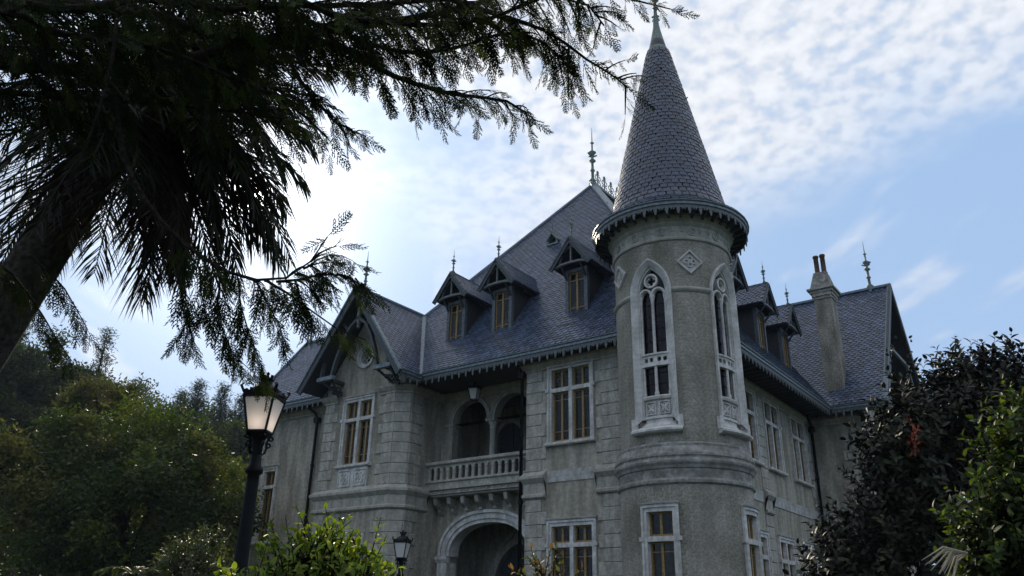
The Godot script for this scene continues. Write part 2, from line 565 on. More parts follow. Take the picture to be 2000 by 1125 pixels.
func cross_window(f: Fr, u0: float, u1: float, v0: float, v1: float, vt: float, mullion := true, blind := false, nu := 1) -> void:
	var s := 0.15
	var g := Geo.new()
	var d := 0.075
	# moulded stone surround: two steps
	fbox(g, f, u0, u0 + 0.07, v0 + 0.1, v1, -0.04, d, nu); fbox(g, f, u1 - 0.07, u1, v0 + 0.1, v1, -0.04, d, nu)
	fbox(g, f, u0 + 0.07, u1 - 0.07, v1 - 0.07, v1, -0.04, d, 4 * nu)
	fbox(g, f, u0 + 0.07, u0 + s, v0 + 0.1, v1 - 0.07, -0.2, d - 0.035, nu); fbox(g, f, u1 - s, u1 - 0.07, v0 + 0.1, v1 - 0.07, -0.2, d - 0.035, nu)
	fbox(g, f, u0 + s, u1 - s, v1 - s - 0.02, v1 - 0.07, -0.2, d - 0.035, 4 * nu)
	fprof(g, f, u0 - 0.02, u1 + 0.02, [Vector2(0.0, v1 - 0.002), Vector2(d + 0.03, v1 + 0.01), Vector2(d + 0.05, v1 + 0.05), Vector2(0.0, v1 + 0.07)], 4 * nu)
	for e in [u0 - 0.05, u1 - 0.06]:
		fbox(g, f, e, e + 0.11, vt - 0.05, vt + 0.05, 0.0, d + 0.03)
	var w := part(house, "window", g, M.pale_stone)
	g = Geo.new()
	fprof(g, f, u0 - 0.05, u1 + 0.05, [Vector2(-0.2, v0), Vector2(0.12, v0), Vector2(0.15, v0 + 0.03), Vector2(0.15, v0 + 0.09), Vector2(0.0, v0 + 0.14), Vector2(-0.2, v0 + 0.15)], 4 * nu)
	part(w, "sill", g, M.pale_stone)
	var uc := (u0 + u1) * 0.5
	g = Geo.new()
	fbox(g, f, u0 + s, u1 - s, vt - 0.06, vt + 0.06, -0.18, d - 0.04, 4 * nu)
	part(w, "transom", g, M.pale_stone)
	var lights: Array = []
	if mullion:
		g = Geo.new()
		fbox(g, f, uc - 0.06, uc + 0.06, v0 + 0.14, vt - 0.06, -0.18, d - 0.043)
		fbox(g, f, uc - 0.06, uc + 0.06, vt + 0.06, v1 - s - 0.02, -0.18, d - 0.043)
		part(w, "mullion", g, M.pale_stone)
		lights = [[u0 + s, uc - 0.06], [uc + 0.06, u1 - s]]
	else:
		lights = [[u0 + s, u1 - s]]
	for l in lights:
		for up in [0, 1]:
			var a: float = l[0]
			var b: float = l[1]
			var lo := vt + 0.06 if up else v0 + 0.14
			var hi := v1 - s - 0.02 if up else vt - 0.06
			var c := (a + b) * 0.5
			var t := 0.045
			g = Geo.new()
			fbox(g, f, a, a + t, lo, hi, -0.15, -0.09); fbox(g, f, b - t, b, lo, hi, -0.15, -0.09)
			fbox(g, f, a + t, b - t, lo, lo + t * 1.3, -0.15, -0.09, nu * 2); fbox(g, f, a + t, b - t, hi - t, hi, -0.15, -0.09, nu * 2)
			fbox(g, f, c - 0.035, c + 0.035, lo + t * 1.3, hi - t, -0.153, -0.085)
			if not up:
				var v := lo + (hi - lo) * 0.84
				fbox(g, f, a + t, c - 0.035, v, v + 0.022, -0.14, -0.1); fbox(g, f, c + 0.035, b - t, v, v + 0.022, -0.14, -0.1)
				v = lo + (hi - lo) * 0.2
				fbox(g, f, a + t, c - 0.035, v, v + 0.022, -0.14, -0.1); fbox(g, f, c + 0.035, b - t, v, v + 0.022, -0.14, -0.1)
			part(w, "casement", g, M.ochre)
			g = Geo.new()
			fbox(g, f, a + 0.02, b - 0.02, lo + 0.02, hi - 0.02, -0.126, -0.12, nu * 2)
			part(w, "pane", g, M.glass)
			if blind:
				g = Geo.new()
				var drop := 0.0 if up or rng.randf() < 0.55 else (hi - lo) * rng.randf_range(0.1, 0.55)
				fbox(g, f, a + 0.01, b - 0.01, lo + 0.02 + drop, hi - 0.01, -0.24, -0.22)
				part(w, "blind", g, M.blind if rng.randf() < 0.6 else M.dull_blind)


func hole(u0: float, u1: float, v0: float, v1: float) -> Dictionary:
	return {"u0": u0 + 0.1, "u1": u1 - 0.1, "v0": v0 + 0.06, "v1": v1 - 0.1}


func finial(parent: Node3D, at: Vector3, h: float, fat := 1.0, m := "verdigris") -> void:
	var g := Geo.new(true)
	var f := h * fat
	g.lathe(at, [Vector2(0.055 * f, -0.12 * h), Vector2(0.05 * f, 0.0), Vector2(0.034 * f, 0.06 * h), Vector2(0.03 * f, 0.2 * h), Vector2(0.055 * f, 0.22 * h), Vector2(0.03 * f, 0.25 * h), Vector2(0.026 * f, 0.36 * h), Vector2(0.075 * f, 0.39 * h), Vector2(0.03 * f, 0.43 * h), Vector2(0.02 * f, 0.5 * h), Vector2(0.085 * f, 0.54 * h), Vector2(0.02 * f, 0.58 * h), Vector2(0.016 * f, 0.7 * h), Vector2(0.045 * f, 0.715 * h), Vector2(0.013 * f, 0.73 * h), Vector2(0.003 * f, h)], 8)
	g.smooth(false)
	for a in 4:
		var d := Vector3(cos(a * PI / 2 + 0.4), 0, sin(a * PI / 2 + 0.4))
		g.bar(at + Vector3.UP * 0.46 * h, at + Vector3.UP * 0.52 * h + d * 0.11 * f, 0.02 * f, 0.03 * f)
		g.bar(at + Vector3.UP * 0.1 * h, at + Vector3.UP * 0.02 * h + d * 0.08 * f, 0.02 * f, 0.03 * f)
	part(parent, "finial", g, M[m])


func slate_mesh(w: float, l: float, clip := 0.035) -> ArrayMesh:   # x along the eave, y up the slope, z outwards; its lower edge at y = 0
	var g := Geo.new()
	var o: Array = [Vector2(-w / 2 + clip, 0), Vector2(w / 2 - clip, 0), Vector2(w / 2, clip), Vector2(w / 2, l), Vector2(-w / 2, l), Vector2(-w / 2, clip)]
	var t := 0.028
	for k in range(1, 5):
		g.tri(Vector3(o[0].x, o[0].y, t), Vector3(o[k].x, o[k].y, t), Vector3(o[k + 1].x, o[k + 1].y, t))
	for k in 6:
		var a: Vector2 = o[k]
		var b: Vector2 = o[(k + 1) % 6]
		g.quad(Vector3(a.x, a.y, 0), Vector3(b.x, b.y, 0), Vector3(b.x, b.y, t), Vector3(a.x, a.y, t))
	return g.mesh()


func slate_tint() -> Color:
	var k := rng.randf_range(0.5, 1.55)
	if rng.randf() < 0.08: k *= rng.randf_range(0.5, 1.5)
	return Color(k * rng.randf_range(0.9, 1.03), k, k * rng.randf_range(0.96, 1.06))


func slates(parent: Node3D, O: Vector3, E: Vector3, S: Vector3, poly: PackedVector2Array, w := 0.225, ex := 0.135, keep = null) -> void:
	var N := E.cross(S)
	var lo := poly[0]
	var hi := poly[0]
	for p in poly:
		lo = lo.min(p); hi = hi.max(p)
	var ts: Array = []
	var cs: Array = []
	var tilt := 0.11
	var row := 0
	var v := lo.y
	while v < hi.y - 0.02:
		var u := lo.x + (w * 0.5 if row % 2 else 0.0) + rng.randf_range(-0.02, 0.02)
		while u < hi.x:
			if Geometry2D.is_point_in_polygon(Vector2(u, v + 0.06), poly):
				var at := O + E * u + S * (v + rng.randf_range(-0.004, 0.004)) + N * (0.022 + rng.randf_range(0.0, 0.004))
				if keep == null or keep.call(at):
					var a := tilt + rng.randf_range(-0.012, 0.02)
					var s := S * cos(a) - N * sin(a)
					ts.append(Transform3D(Basis(E, s, E.cross(s)).rotated(N, rng.randf_range(-0.012, 0.012)), at))
					cs.append(slate_tint())
			u += w
		v += ex; row += 1
	copies(parent, "slates", slate_mesh(w - 0.028, ex * 1.5), M.slate, ts, cs)


func roof(called: String, O: Vector3, E: Vector3, S: Vector3, poly: PackedVector2Array, keep = null, w := 0.225, ex := 0.135, parent: Node3D = null) -> MeshInstance3D:
	var g := Geo.new()
	var pts := PackedVector3Array()
	for p in poly:
		pts.append(O + E * p.x + S * p.y)
	g.slab(pts, E.cross(S), 0.09)
	var o := part(parent if parent else house, called, g, M.slate_dark)
	slates(o if parent == null else parent, O, E, S, poly, w, ex, keep)
	return o


func lace_unit() -> PackedVector2Array:   # one tooth of the eaves valance, hung from v = 0
	return PackedVector2Array([Vector2(-0.146, 0.02), Vector2(-0.146, -0.1), Vector2(-0.12, -0.17), Vector2(-0.085, -0.115), Vector2(-0.06, -0.1), Vector2(-0.04, -0.135), Vector2(-0.045, -0.19), Vector2(-0.022, -0.215), Vector2(-0.03, -0.255), Vector2(0.0, -0.305),
		Vector2(0.03, -0.255), Vector2(0.022, -0.215), Vector2(0.045, -0.19), Vector2(0.04, -0.135), Vector2(0.06, -0.1), Vector2(0.085, -0.115), Vector2(0.12, -0.17), Vector2(0.146, -0.1), Vector2(0.146, 0.02)])


func valance(f: Fr, u0: float, u1: float, v: float, d: float, pitch := 0.295) -> void:   # gutter with a fretted valance below it
	var n := int(round(absf(u1 - u0) / pitch))
	var g := Geo.new()
	var nu := 1 if f.R == 0.0 else n
	fprof(g, f, u0, u1, [Vector2(d - 0.2, v - 0.12), Vector2(d - 0.02, v - 0.12), Vector2(d + 0.03, v - 0.1), Vector2(d + 0.03, v - 0.03), Vector2(d + 0.07, v), Vector2(d + 0.07, v + 0.025), Vector2(d, v + 0.035), Vector2(d - 0.2, v + 0.03)], nu)
	var gut := part(house, "gutter", g, M.zinc)
	var poly := lace_unit()
	var s := absf(u1 - u0) / n / 0.295
	for k in n:
		g = Geo.new()
		var q := PackedVector2Array()
		for p in poly:
			q.append(Vector2(u0 + (u1 - u0) * (k + 0.5) / n + p.x * s, v - 0.1 + p.y))
		fprism(g, f, q, d - 0.03, d - 0.005)
		part(gut, "valance_tooth", g, M.lace)


func dormer(f: Fr, uc: float) -> void:
	var d0 := -1.04
	var g := Geo.new()
	# cheeks
	for s in [-1.0, 1.0]:
		var a: float = uc + s * 0.40
		var pts := [f.p(a, 10.72, d0 + 0.03), f.p(a, 12.42, d0 + 0.03), f.p(a, 12.42, -2.25), f.p(a, 10.72, -0.95)]
		var n: Vector3 = f.r * s
		var poly := PackedVector3Array(pts if s < 0.0 else [pts[0], pts[3], pts[2], pts[1]])
		g.slab(poly, n, 0.06)
	g.quad(f.p(uc - 0.4, 10.7, -1.75), f.p(uc + 0.4, 10.7, -1.75), f.p(uc + 0.4, 12.42, -1.75), f.p(uc - 0.4, 12.42, -1.75))
	var dm := part(house, "dormer", g, M.slate_dark)
	g = Geo.new()
	for s in [-1.0, 1.0]:
		fbox(g, f, uc + s * 0.36 - 0.06, uc + s * 0.36 + 0.06, 10.62, 12.4, d0 - 0.08, d0 + 0.05)
	fbox(g, f, uc - 0.3, uc + 0.3, 12.28, 12.4, d0 - 0.08, d0 + 0.045)
	fbox(g, f, uc - 0.44, uc + 0.44, 10.6, 10.7, d0 - 0.08, d0 + 0.09)
	part(dm, "window_frame", g, M.lead)
	g = Geo.new()
	g.slab(PackedVector3Array([f.p(uc - 0.5, 10.36, -0.58), f.p(uc + 0.5, 10.36, -0.58), f.p(uc + 0.44, 10.66, d0 + 0.07), f.p(uc - 0.44, 10.66, d0 + 0.07)]), (Vector3.UP + f.n * 1.0).normalized(), 0.06)
	part(dm, "apron", g, M.lead)
	g = Geo.new()
	var t := 0.045
	for s in [-1.0, 1.0]:
		fbox(g, f, uc + s * 0.2775 - t / 2, uc + s * 0.2775 + t / 2, 10.7, 12.28, d0 - 0.07, d0 - 0.01)
		for v in [10.75, 11.05, 12.0, 12.255]:
			fbox(g, f, uc + (0.035 if s > 0 else -0.255), uc + (0.255 if s > 0 else -0.035), v - 0.018, v + 0.018, d0 - 0.065, d0 - 0.015)
	fbox(g, f, uc - 0.035, uc + 0.035, 10.7, 12.28, d0 - 0.072, d0 - 0.005)
	part(dm, "casement", g, M.ochre)
	for s in [-1.0, 1.0]:
		g = Geo.new()
		fbox(g, f, uc + minf(s * 0.01, s * 0.28), uc + maxf(s * 0.01, s * 0.28), 10.7, 12.28, d0 - 0.045, d0 - 0.04)
		part(dm, "pane", g, M.glass)
	# roof
	var ridge := f.p(uc, 13.37, -0.62)
	for s in [-1.0, 1.0]:
		var foot := f.p(uc + s * 0.72, 12.42, -0.62)
		var up := (ridge - foot)
		var L := up.length()
		up /= L
		var E: Vector3 = f.n * -s * -1.0
		# E runs so that E x S points outwards
		var O := foot
		if (E.cross(up)).dot(f.r * s) < 0.0: E = -E
		var back := 1.62
		var back_top := 2.34
		var q := PackedVector2Array([Vector2(0, 0), Vector2(0, L), Vector2(back_top, L), Vector2(back, 0)])
		if E.dot(f.n) > 0.0:
			q = PackedVector2Array([Vector2(0, 0), Vector2(0, L), Vector2(-back_top, L), Vector2(-back, 0)])
		if not Geometry2D.is_polygon_clockwise(q):
			pass
		else:
			q.reverse()
		roof("dormer_roof", O, E, up, q, null, 0.19, 0.12, dm)
		# verge board
		g = Geo.new()
		var dn := Vector3.UP * -0.06
		g.bar(foot + dn + f.n * 0.03 - up * 0.06, ridge + dn + f.n * 0.03, 0.05, 0.17, up.cross(f.n) * s)
		part(dm, "bargeboard", g, M.dark_timber)
		g = Geo.new()
		g.bar(foot + f.n * 0.045 + up.cross(f.n) * 0.0 - up * 0.06, ridge + f.n * 0.045, 0.07, 0.035, up.cross(f.n) * s)
		part(dm, "verge_flashing", g, M.lead)
	# open truss in the little gable
	g = Geo.new()
	fsweep(g, f, arch_pts(uc, 12.5, 0.43, 0.58, 7), 0.05, d0 + 0.32, d0 + 0.38)
	fbox(g, f, uc - 0.025, uc + 0.025, 12.5, 13.25, d0 + 0.315, d0 + 0.385)
	fsweep(g, f, PackedVector2Array([Vector2(uc - 0.66, 12.40), Vector2(uc - 0.35, 12.48), Vector2(uc, 12.5), Vector2(uc + 0.35, 12.48), Vector2(uc + 0.66, 12.40)]), 0.075, d0 + 0.3, d0 + 0.4)
	part(dm, "truss", g, M.grey_timber)
	g = Geo.new()
	for s in [-1.0, 1.0]:
		g.bar(f.p(uc + s * 0.36, 12.05, d0 + 0.05), f.p(uc + s * 0.36, 12.42, d0 + 0.36), 0.05, 0.06)
	part(dm, "bracket", g, M.dark_timber)
	g = Geo.new()
	g.bar(f.p(uc, 13.39, -0.58), f.p(uc, 13.39, -2.96), 0.12, 0.06)
	part(dm, "ridge_capping", g, M.lead)
	finial(dm, f.p(uc, 13.42, -0.72), 0.92, 1.0)


func build_mansion() -> void:
	house = thing("mansion", "grey stone mansion with steep slate roofs, dormers and a round corner tower", "mansion")
	var FF := Fr.new(Vector3.ZERO, Vector3(0, 0, 1))
	var FG := Fr.new(Vector3(0, 0, 0.68), Vector3(0, 0, 1))
	var FS := Fr.new(Vector3(1.56, 0, 0), Vector3(1, 0, 0))
	var FL := Fr.new(Vector3(0, 0, -1.35), Vector3(0, 0, 1))
	var FC := Fr.new(Vector3(-8.6, 0, 0.68), Vector3(0.669, 0, 0.743))
	var FR := Fr.new(Vector3(-8.2, 0, 0), Vector3(1, 0, 0))
	var FW := Fr.new(Vector3(0, 0, -11.9), Vector3(0, 0, 1))
	var FX := Fr.new(Vector3(3.55, 0, -11.9), Vector3(1, 0, 0))
	# --- walls
	var g := Geo.new()
	wall(g, FF, -3.5, 1.4, 0.0, 9.4, 0.35, [hole(-2.70, -1.045, 6.57, 9.17), hole(-2.70, -1.045, 1.9, 4.5)])
	part(house, "wall", g, M.stucco)
	g = Geo.new()
	wall(g, FS, 0.1, 11.9, 0.0, 9.4, 0.35, [hole(4.44, 6.02, 6.57, 9.17), hole(6.75, 8.31, 6.57, 9.17), hole(9.47, 11.13, 6.57, 9.17), hole(4.44, 6.02, 1.9, 4.55), hole(6.95, 8.5, 1.9, 4.55), hole(9.47, 11.13, 1.9, 4.55)])
	part(house, "wall", g, M.stucco)
	g = Geo.new()
	wall(g, FG, -12.19, -8.6, 0.0, 9.3, 0.35, [hole(-11.2, -9.59, 6.57, 9.17), hole(-11.2, -9.59, 1.9, 4.44)])
	# the gable, pierced by the round window
	var oc := Vector2(-10.28, 10.6)
	var left := PackedVector2Array([Vector2(-12.19, 9.3), Vector2(oc.x, 9.3)])
	left.append_array(ring_pts(oc, 0.36, 10, -PI / 2, -PI * 1.5))
	left.append_array([Vector2(oc.x, 12.38), Vector2(-12.19, 9.72)])
	fprism(g, FG, left, -0.35, 0.0)
	var right := PackedVector2Array([Vector2(-8.2, 9.3), Vector2(-8.2, 10.3), Vector2(-9.98, 12.75), Vector2(oc.x, 12.38)])
	right.append_array(ring_pts(oc, 0.36, 10, PI / 2, -PI / 2))
	right.append(Vector2(oc.x, 9.3))
	fprism(g, FG, right, -0.35, 0.0)
	part(house, "wall", g, M.stucco)
	g = Geo.new()
	wall(g, FC, 0.0, 0.538, 0.0, 9.3, 0.3, [])
	wall(g, FR, -0.32, 3.6, 0.0, 9.3, 0.3, [])
	part(house, "wall", g, M.stucco)
	g = Geo.new()
	wall(g, FF, -16.75, -12.0, 0.0, 9.4, 0.35, [hole(-16.42, -15.44, 4.26, 7.27)])
	part(house, "wall", g, M.stucco)
	g = Geo.new()
	wall(g, FW, 1.3, 3.54, 0.0, 9.4, 0.35, [])
	wall(g, FX, 0.0, 7.5, 0.0, 9.4, 0.35, [])
	fprism(g, FX, PackedVector2Array([Vector2(0.1, 9.4), Vector2(7.4, 9.4), Vector2(3.75, 15.0)]), -0.35, -0.003)
	part(house, "wall", g, M.stucco)
	g = Geo.new()   # the walls nobody sees from the garden, floors and partitions
	g.box(Transform3D(Basis(), Vector3(-16.585, 4.7, -2.35)), Vector3(0.3, 9.4, 4.5))
	g.box(Transform3D(Basis(), Vector3(-14.4, 4.7, -4.5)), Vector3(4.6, 9.4, 0.3))
	g.box(Transform3D(Basis(), Vector3(-12.1, 4.7, -12.0)), Vector3(0.3, 9.4, 15.0))
	g.box(Transform3D(Basis(), Vector3(-4.3, 4.7, -19.5)), Vector3(15.8, 9.4, 0.3))
	g.box(Transform3D(Basis(), Vector3(-5.4, 9.22, -10.5)), Vector3(13.4, 0.14, 17.6))
	g.box(Transform3D(Basis(), Vector3(-5.4, 5.05, -11.6)), Vector3(13.4, 0.2, 15.4))
	g.box(Transform3D(Basis(), Vector3(-14.4, 9.22, -2.2)), Vector3(4.2, 0.14, 3.6))
	g.box(Transform3D(Basis(), Vector3(-10.3, 9.22, -0.4)), Vector3(3.2, 0.14, 1.4))
	g.box(Transform3D(Basis(), Vector3(-10.3, 5.05, -1.6)), Vector3(3.2, 0.2, 3.8))
	g.box(Transform3D(Basis(), Vector3(-3.65, 4.6, -2.2)), Vector3(0.28, 9.2, 3.2))
	g.box(Transform3D(Basis(), Vector3(-1.0, 4.6, -4.4)), Vector3(5.0, 9.2, 0.2))
	g.box(Transform3D(Basis(), Vector3(-1.4, 4.6, -8.5)), Vector3(0.2, 9.2, 8.0))
	g.box(Transform3D(Basis(), Vector3(-10.3, 4.6, -3.6)), Vector3(3.6, 9.2, 0.2))
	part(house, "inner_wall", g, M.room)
	# --- quoins
	quoins(FF, -3.5, 1.0, 0.6, 0.76, 1.07, 5.06)
	quoins(FF, -3.5, 1.0, 0.6, 0.76, 5.88, 9.0)
	quoins(FF, -0.02, -1.0, 0.8, 0.98, 1.07, 5.06)
	quoins(FF, -0.02, -1.0, 0.8, 0.98, 5.88, 9.0)
	quoins(FG, -12.19, 1.0, 0.5, 0.68, 1.07, 5.06)
	quoins(FG, -12.19, 1.0, 0.5, 0.68, 5.88, 9.0)
	for r in [[1.07, 5.06], [5.88, 9.0]]:
		quoins(FG, -8.6, -1.0, 0.5, 0.74, r[0], r[1])
		quoins(FC, 0.0, 1.0, 0.538, 0.538, r[0], r[1])
		quoins(FR, -0.32, 1.0, 0.6, 0.42, r[0], r[1])
		quoins(FS, 6.05, 1.0, 0.66, 0.66, r[0], r[1])
		quoins(FW, 3.55, -1.0, 0.5, 0.8, r[0], r[1])
		quoins(FX, 0.0, 1.0, 0.8, 0.5, r[0], r[1])
	quoins(FS, 11.9, -1.0, 0.35, 0.6, 5.88, 9.0)
	quoins(FF, -16.75, 1.0, 0.24, 0.3, 1.07, 4.1)
	quoins(FF, -16.75, 1.0, 0.24, 0.3, 4.3, 9.0)
	# --- plinths, belts and cornices
	var cornerR: Array = [Vector3(-9.34, 0, 0.68), Vector3(-8.6, 0, 0.68), Vector3(-8.2, 0, 0.32), Vector3(-8.2, 0, -1.35)]
	g = Geo.new()
	mould(g, [Vector3(-12.19, 0, 0), Vector3(-12.19, 0, 0.68), Vector3(-8.6, 0, 0.68), Vector3(-8.2, 0, 0.32), Vector3(-8.2, 0, -1.35)], PLINTH)
	part(house, "plinth", g, M.stone)
	g = Geo.new()
	mould(g, [Vector3(-3.5, 0, -1.3), Vector3(-3.5, 0, 0), Vector3(0.2, 0, 0)], PLINTH)
	part(house, "plinth", g, M.stone)
	g = Geo.new()
	mould(g, [Vector3(1.56, 0, -1.6), Vector3(1.56, 0, -11.9), Vector3(3.55, 0, -11.9), Vector3(3.55, 0, -19)], PLINTH)
	part(house, "plinth", g, M.stone)
	g = Geo.new()
	mould(g, [Vector3(-16.75, 0, -4.6), Vector3(-16.75, 0, 0), Vector3(-12.19, 0, 0)], PLINTH)
	part(house, "plinth", g, M.stone)
	g = Geo.new()
	mould(g, [Vector3(-12.19, 0, 0.02), Vector3(-12.19, 0, 0.68), Vector3(-8.6, 0, 0.68), Vector3(-8.2, 0, 0.32), Vector3(-8.2, 0, -0.7)], BELT)
	part(house, "string_course", g, M.stone)
	g = Geo.new()
	mould(g, [Vector3(-3.5, 0, -1.3), Vector3(-3.5, 0, 0), Vector3(-2.74, 0, 0)], BELT)
	part(house, "string_course", g, M.stone)
	g = Geo.new()
	mould(g, [Vector3(-1.0, 0, 0), Vector3(0.1, 0, 0)], BELT)
	part(house, "string_course", g, M.stone)
	g = Geo.new()
	mould(g, [Vector3(1.56, 0, -6.03), Vector3(1.56, 0, -6.73)], BELT)
	part(house, "string_course", g, M.stone)
	g = Geo.new()
	fbox(g, FF, -2.75, -0.99, 5.52, 5.86, -0.02, 0.03)
	part(house, "belt_course", g, M.band_stone)
	g = Geo.new()
	fbox(g, FS, 1.5, 6.04, 5.42, 5.76, -0.02, 0.03)
	part(house, "belt_course", g, M.band_stone)
	g = Geo.new()
	fbox(g, FS, 6.73, 11.9, 5.42, 5.76, -0.02, 0.03)
	part(house, "belt_course", g, M.band_stone)
	g = Geo.new()
	fbox(g, FW, 1.59, 3.5, 5.42, 5.76, -0.02, 0.03)
	part(house, "belt_course", g, M.band_stone)
	g = Geo.new()
	mould(g, cornerR + [Vector3(-3.6, 0, -1.35)], CORNICE)
	part(house, "cornice", g, M.stone)
	g = Geo.new()
	mould(g, [Vector3(-3.5, 0, -1.3), Vector3(-3.5, 0, 0), Vector3(0.1, 0, 0)], CORNICE)
	part(house, "cornice", g, M.stone)
	g = Geo.new()
	mould(g, [Vector3(-12.19, 0, 0.1), Vector3(-12.19, 0, 0.68), Vector3(-11.5, 0, 0.68)], CORNICE)
	part(house, "cornice", g, M.stone)
	g = Geo.new()
	mould(g, [Vector3(-16.75, 0, -1.0), Vector3(-16.75, 0, 0), Vector3(-12.19, 0, 0)], CORNICE)
	part(house, "cornice", g, M.stone)
	g = Geo.new()
	mould(g, [Vector3(1.56, 0, -1.6), Vector3(1.56, 0, -11.9), Vector3(3.55, 0, -11.9), Vector3(3.55, 0, -13.0)], CORNICE)
	part(house, "cornice", g, M.stone)
	# --- windows
	cross_window(FF, -2.70, -1.045, 6.57, 9.17 - 0.07, 8.28)
	cross_window(FF, -2.70, -1.045, 1.9, 4.5 - 0.07, 3.74)
	cross_window(FG, -11.2, -9.59, 6.57, 9.1, 8.28, true, true)
	cross_window(FG, -11.2, -9.59, 1.9, 4.37, 3.7, true, true)
	for w in [[4.44, 6.02], [6.75, 8.31], [9.47, 11.13]]:
		cross_window(FS, w[0], w[1], 6.57, 9.1, 8.26, true, true)
	for w in [[4.44, 6.02], [6.95, 8.5], [9.47, 11.13]]:
		cross_window(FS, w[0], w[1], 1.9, 4.48, 3.72, true, true)
	cross_window(FF, -16.42, -15.44, 4.26, 7.2, 6.42, false, true)
	# carved panel under the gable window
	g = Geo.new()
	fbox(g, FG, -11.12, -9.67, 5.86, 6.56, 0.0, 0.05)
	for c in [-10.78, -10.02]:
		fsweep(g, FG, PackedVector2Array([Vector2(c - 0.29, 5.94), Vector2(c - 0.29, 6.48), Vector2(c + 0.29, 6.48), Vector2(c + 0.29, 5.94)]), 0.05, 0.03, 0.085, true)
		for k in 4:
			var a := PI / 4 + k * PI / 2
			fsweep(g, FG, ring_pts(Vector2(c, 6.21) + Vector2(cos(a), sin(a)) * 0.125, 0.085, 8), 0.035, 0.03, 0.08, true)
	part(house, "carved_panel", g, M.pale_stone)
	# round window in the gable
	g = Geo.new()
	fsweep(g, FG, ring_pts(oc, 0.40, 24), 0.1, -0.1, 0.07, true)
	fsweep(g, FG, ring_pts(oc, 0.325, 24), 0.07, -0.3, 0.02, true)
	var ow := part(house, "round_window", g, M.pale_stone)
	g = Geo.new()
	for k in 3:
		var s := -0.16 + 0.16 * k
		var e := sqrt(0.3 * 0.3 - s * s)
		for t in [Vector2(1, 1).normalized(), Vector2(1, -1).normalized()]:
			var nn := Vector2(-t.y, t.x)
			fsweep(g, FG, PackedVector2Array([oc + nn * s - t * e, oc + nn * s + t * e]), 0.022, -0.14, -0.11)
	part(ow, "lattice_bars", g, M.pale_stone)
	g = Geo.new()
	fprism(g, FG, ring_pts(oc, 0.32, 16), -0.16, -0.152)
	part(ow, "pane", g, M.glass)
	build_loggia(FL)
	build_tower()
	build_roofs(FF, FG, FS, FW)
	# --- rainwater pipes
	pipe([Vector3(-3.62, 9.15, 0.35), Vector3(-3.62, 8.95, 0.1), Vector3(-3.62, 0.2, 0.1)])
	pipe([Vector3(-13.75, 9.35, 0.55), Vector3(-13.4, 9.0, 0.18), Vector3(-13.32, 8.75, 0.12), Vector3(-13.32, 0.2, 0.12)])
	pipe([Vector3(1.85, 9.3, -11.0), Vector3(1.7, 8.9, -11.72), Vector3(1.7, 0.2, -11.72)])


func pipe(p: Array) -> void:
	var g := Geo.new(true)
	var r := PackedFloat32Array()
	for k in p.size(): r.append(0.055)
	g.tube(PackedVector3Array(p), r, 8)
	g.smooth(false)
	g.box(Transform3D(Basis(), p[-2] as Vector3 + Vector3.DOWN * 0.02), Vector3(0.22, 0.2, 0.2))
	for v in [7.0, 5.0, 3.0, 1.2]:
		g.lathe(Vector3(p[-1].x, v, p[-1].z), [Vector2(0.055, -0.05), Vector2(0.075, -0.05), Vector2(0.075, 0.05), Vector2(0.055, 0.05)], 8)
	part(house, "rainwater_pipe", g, M.iron)


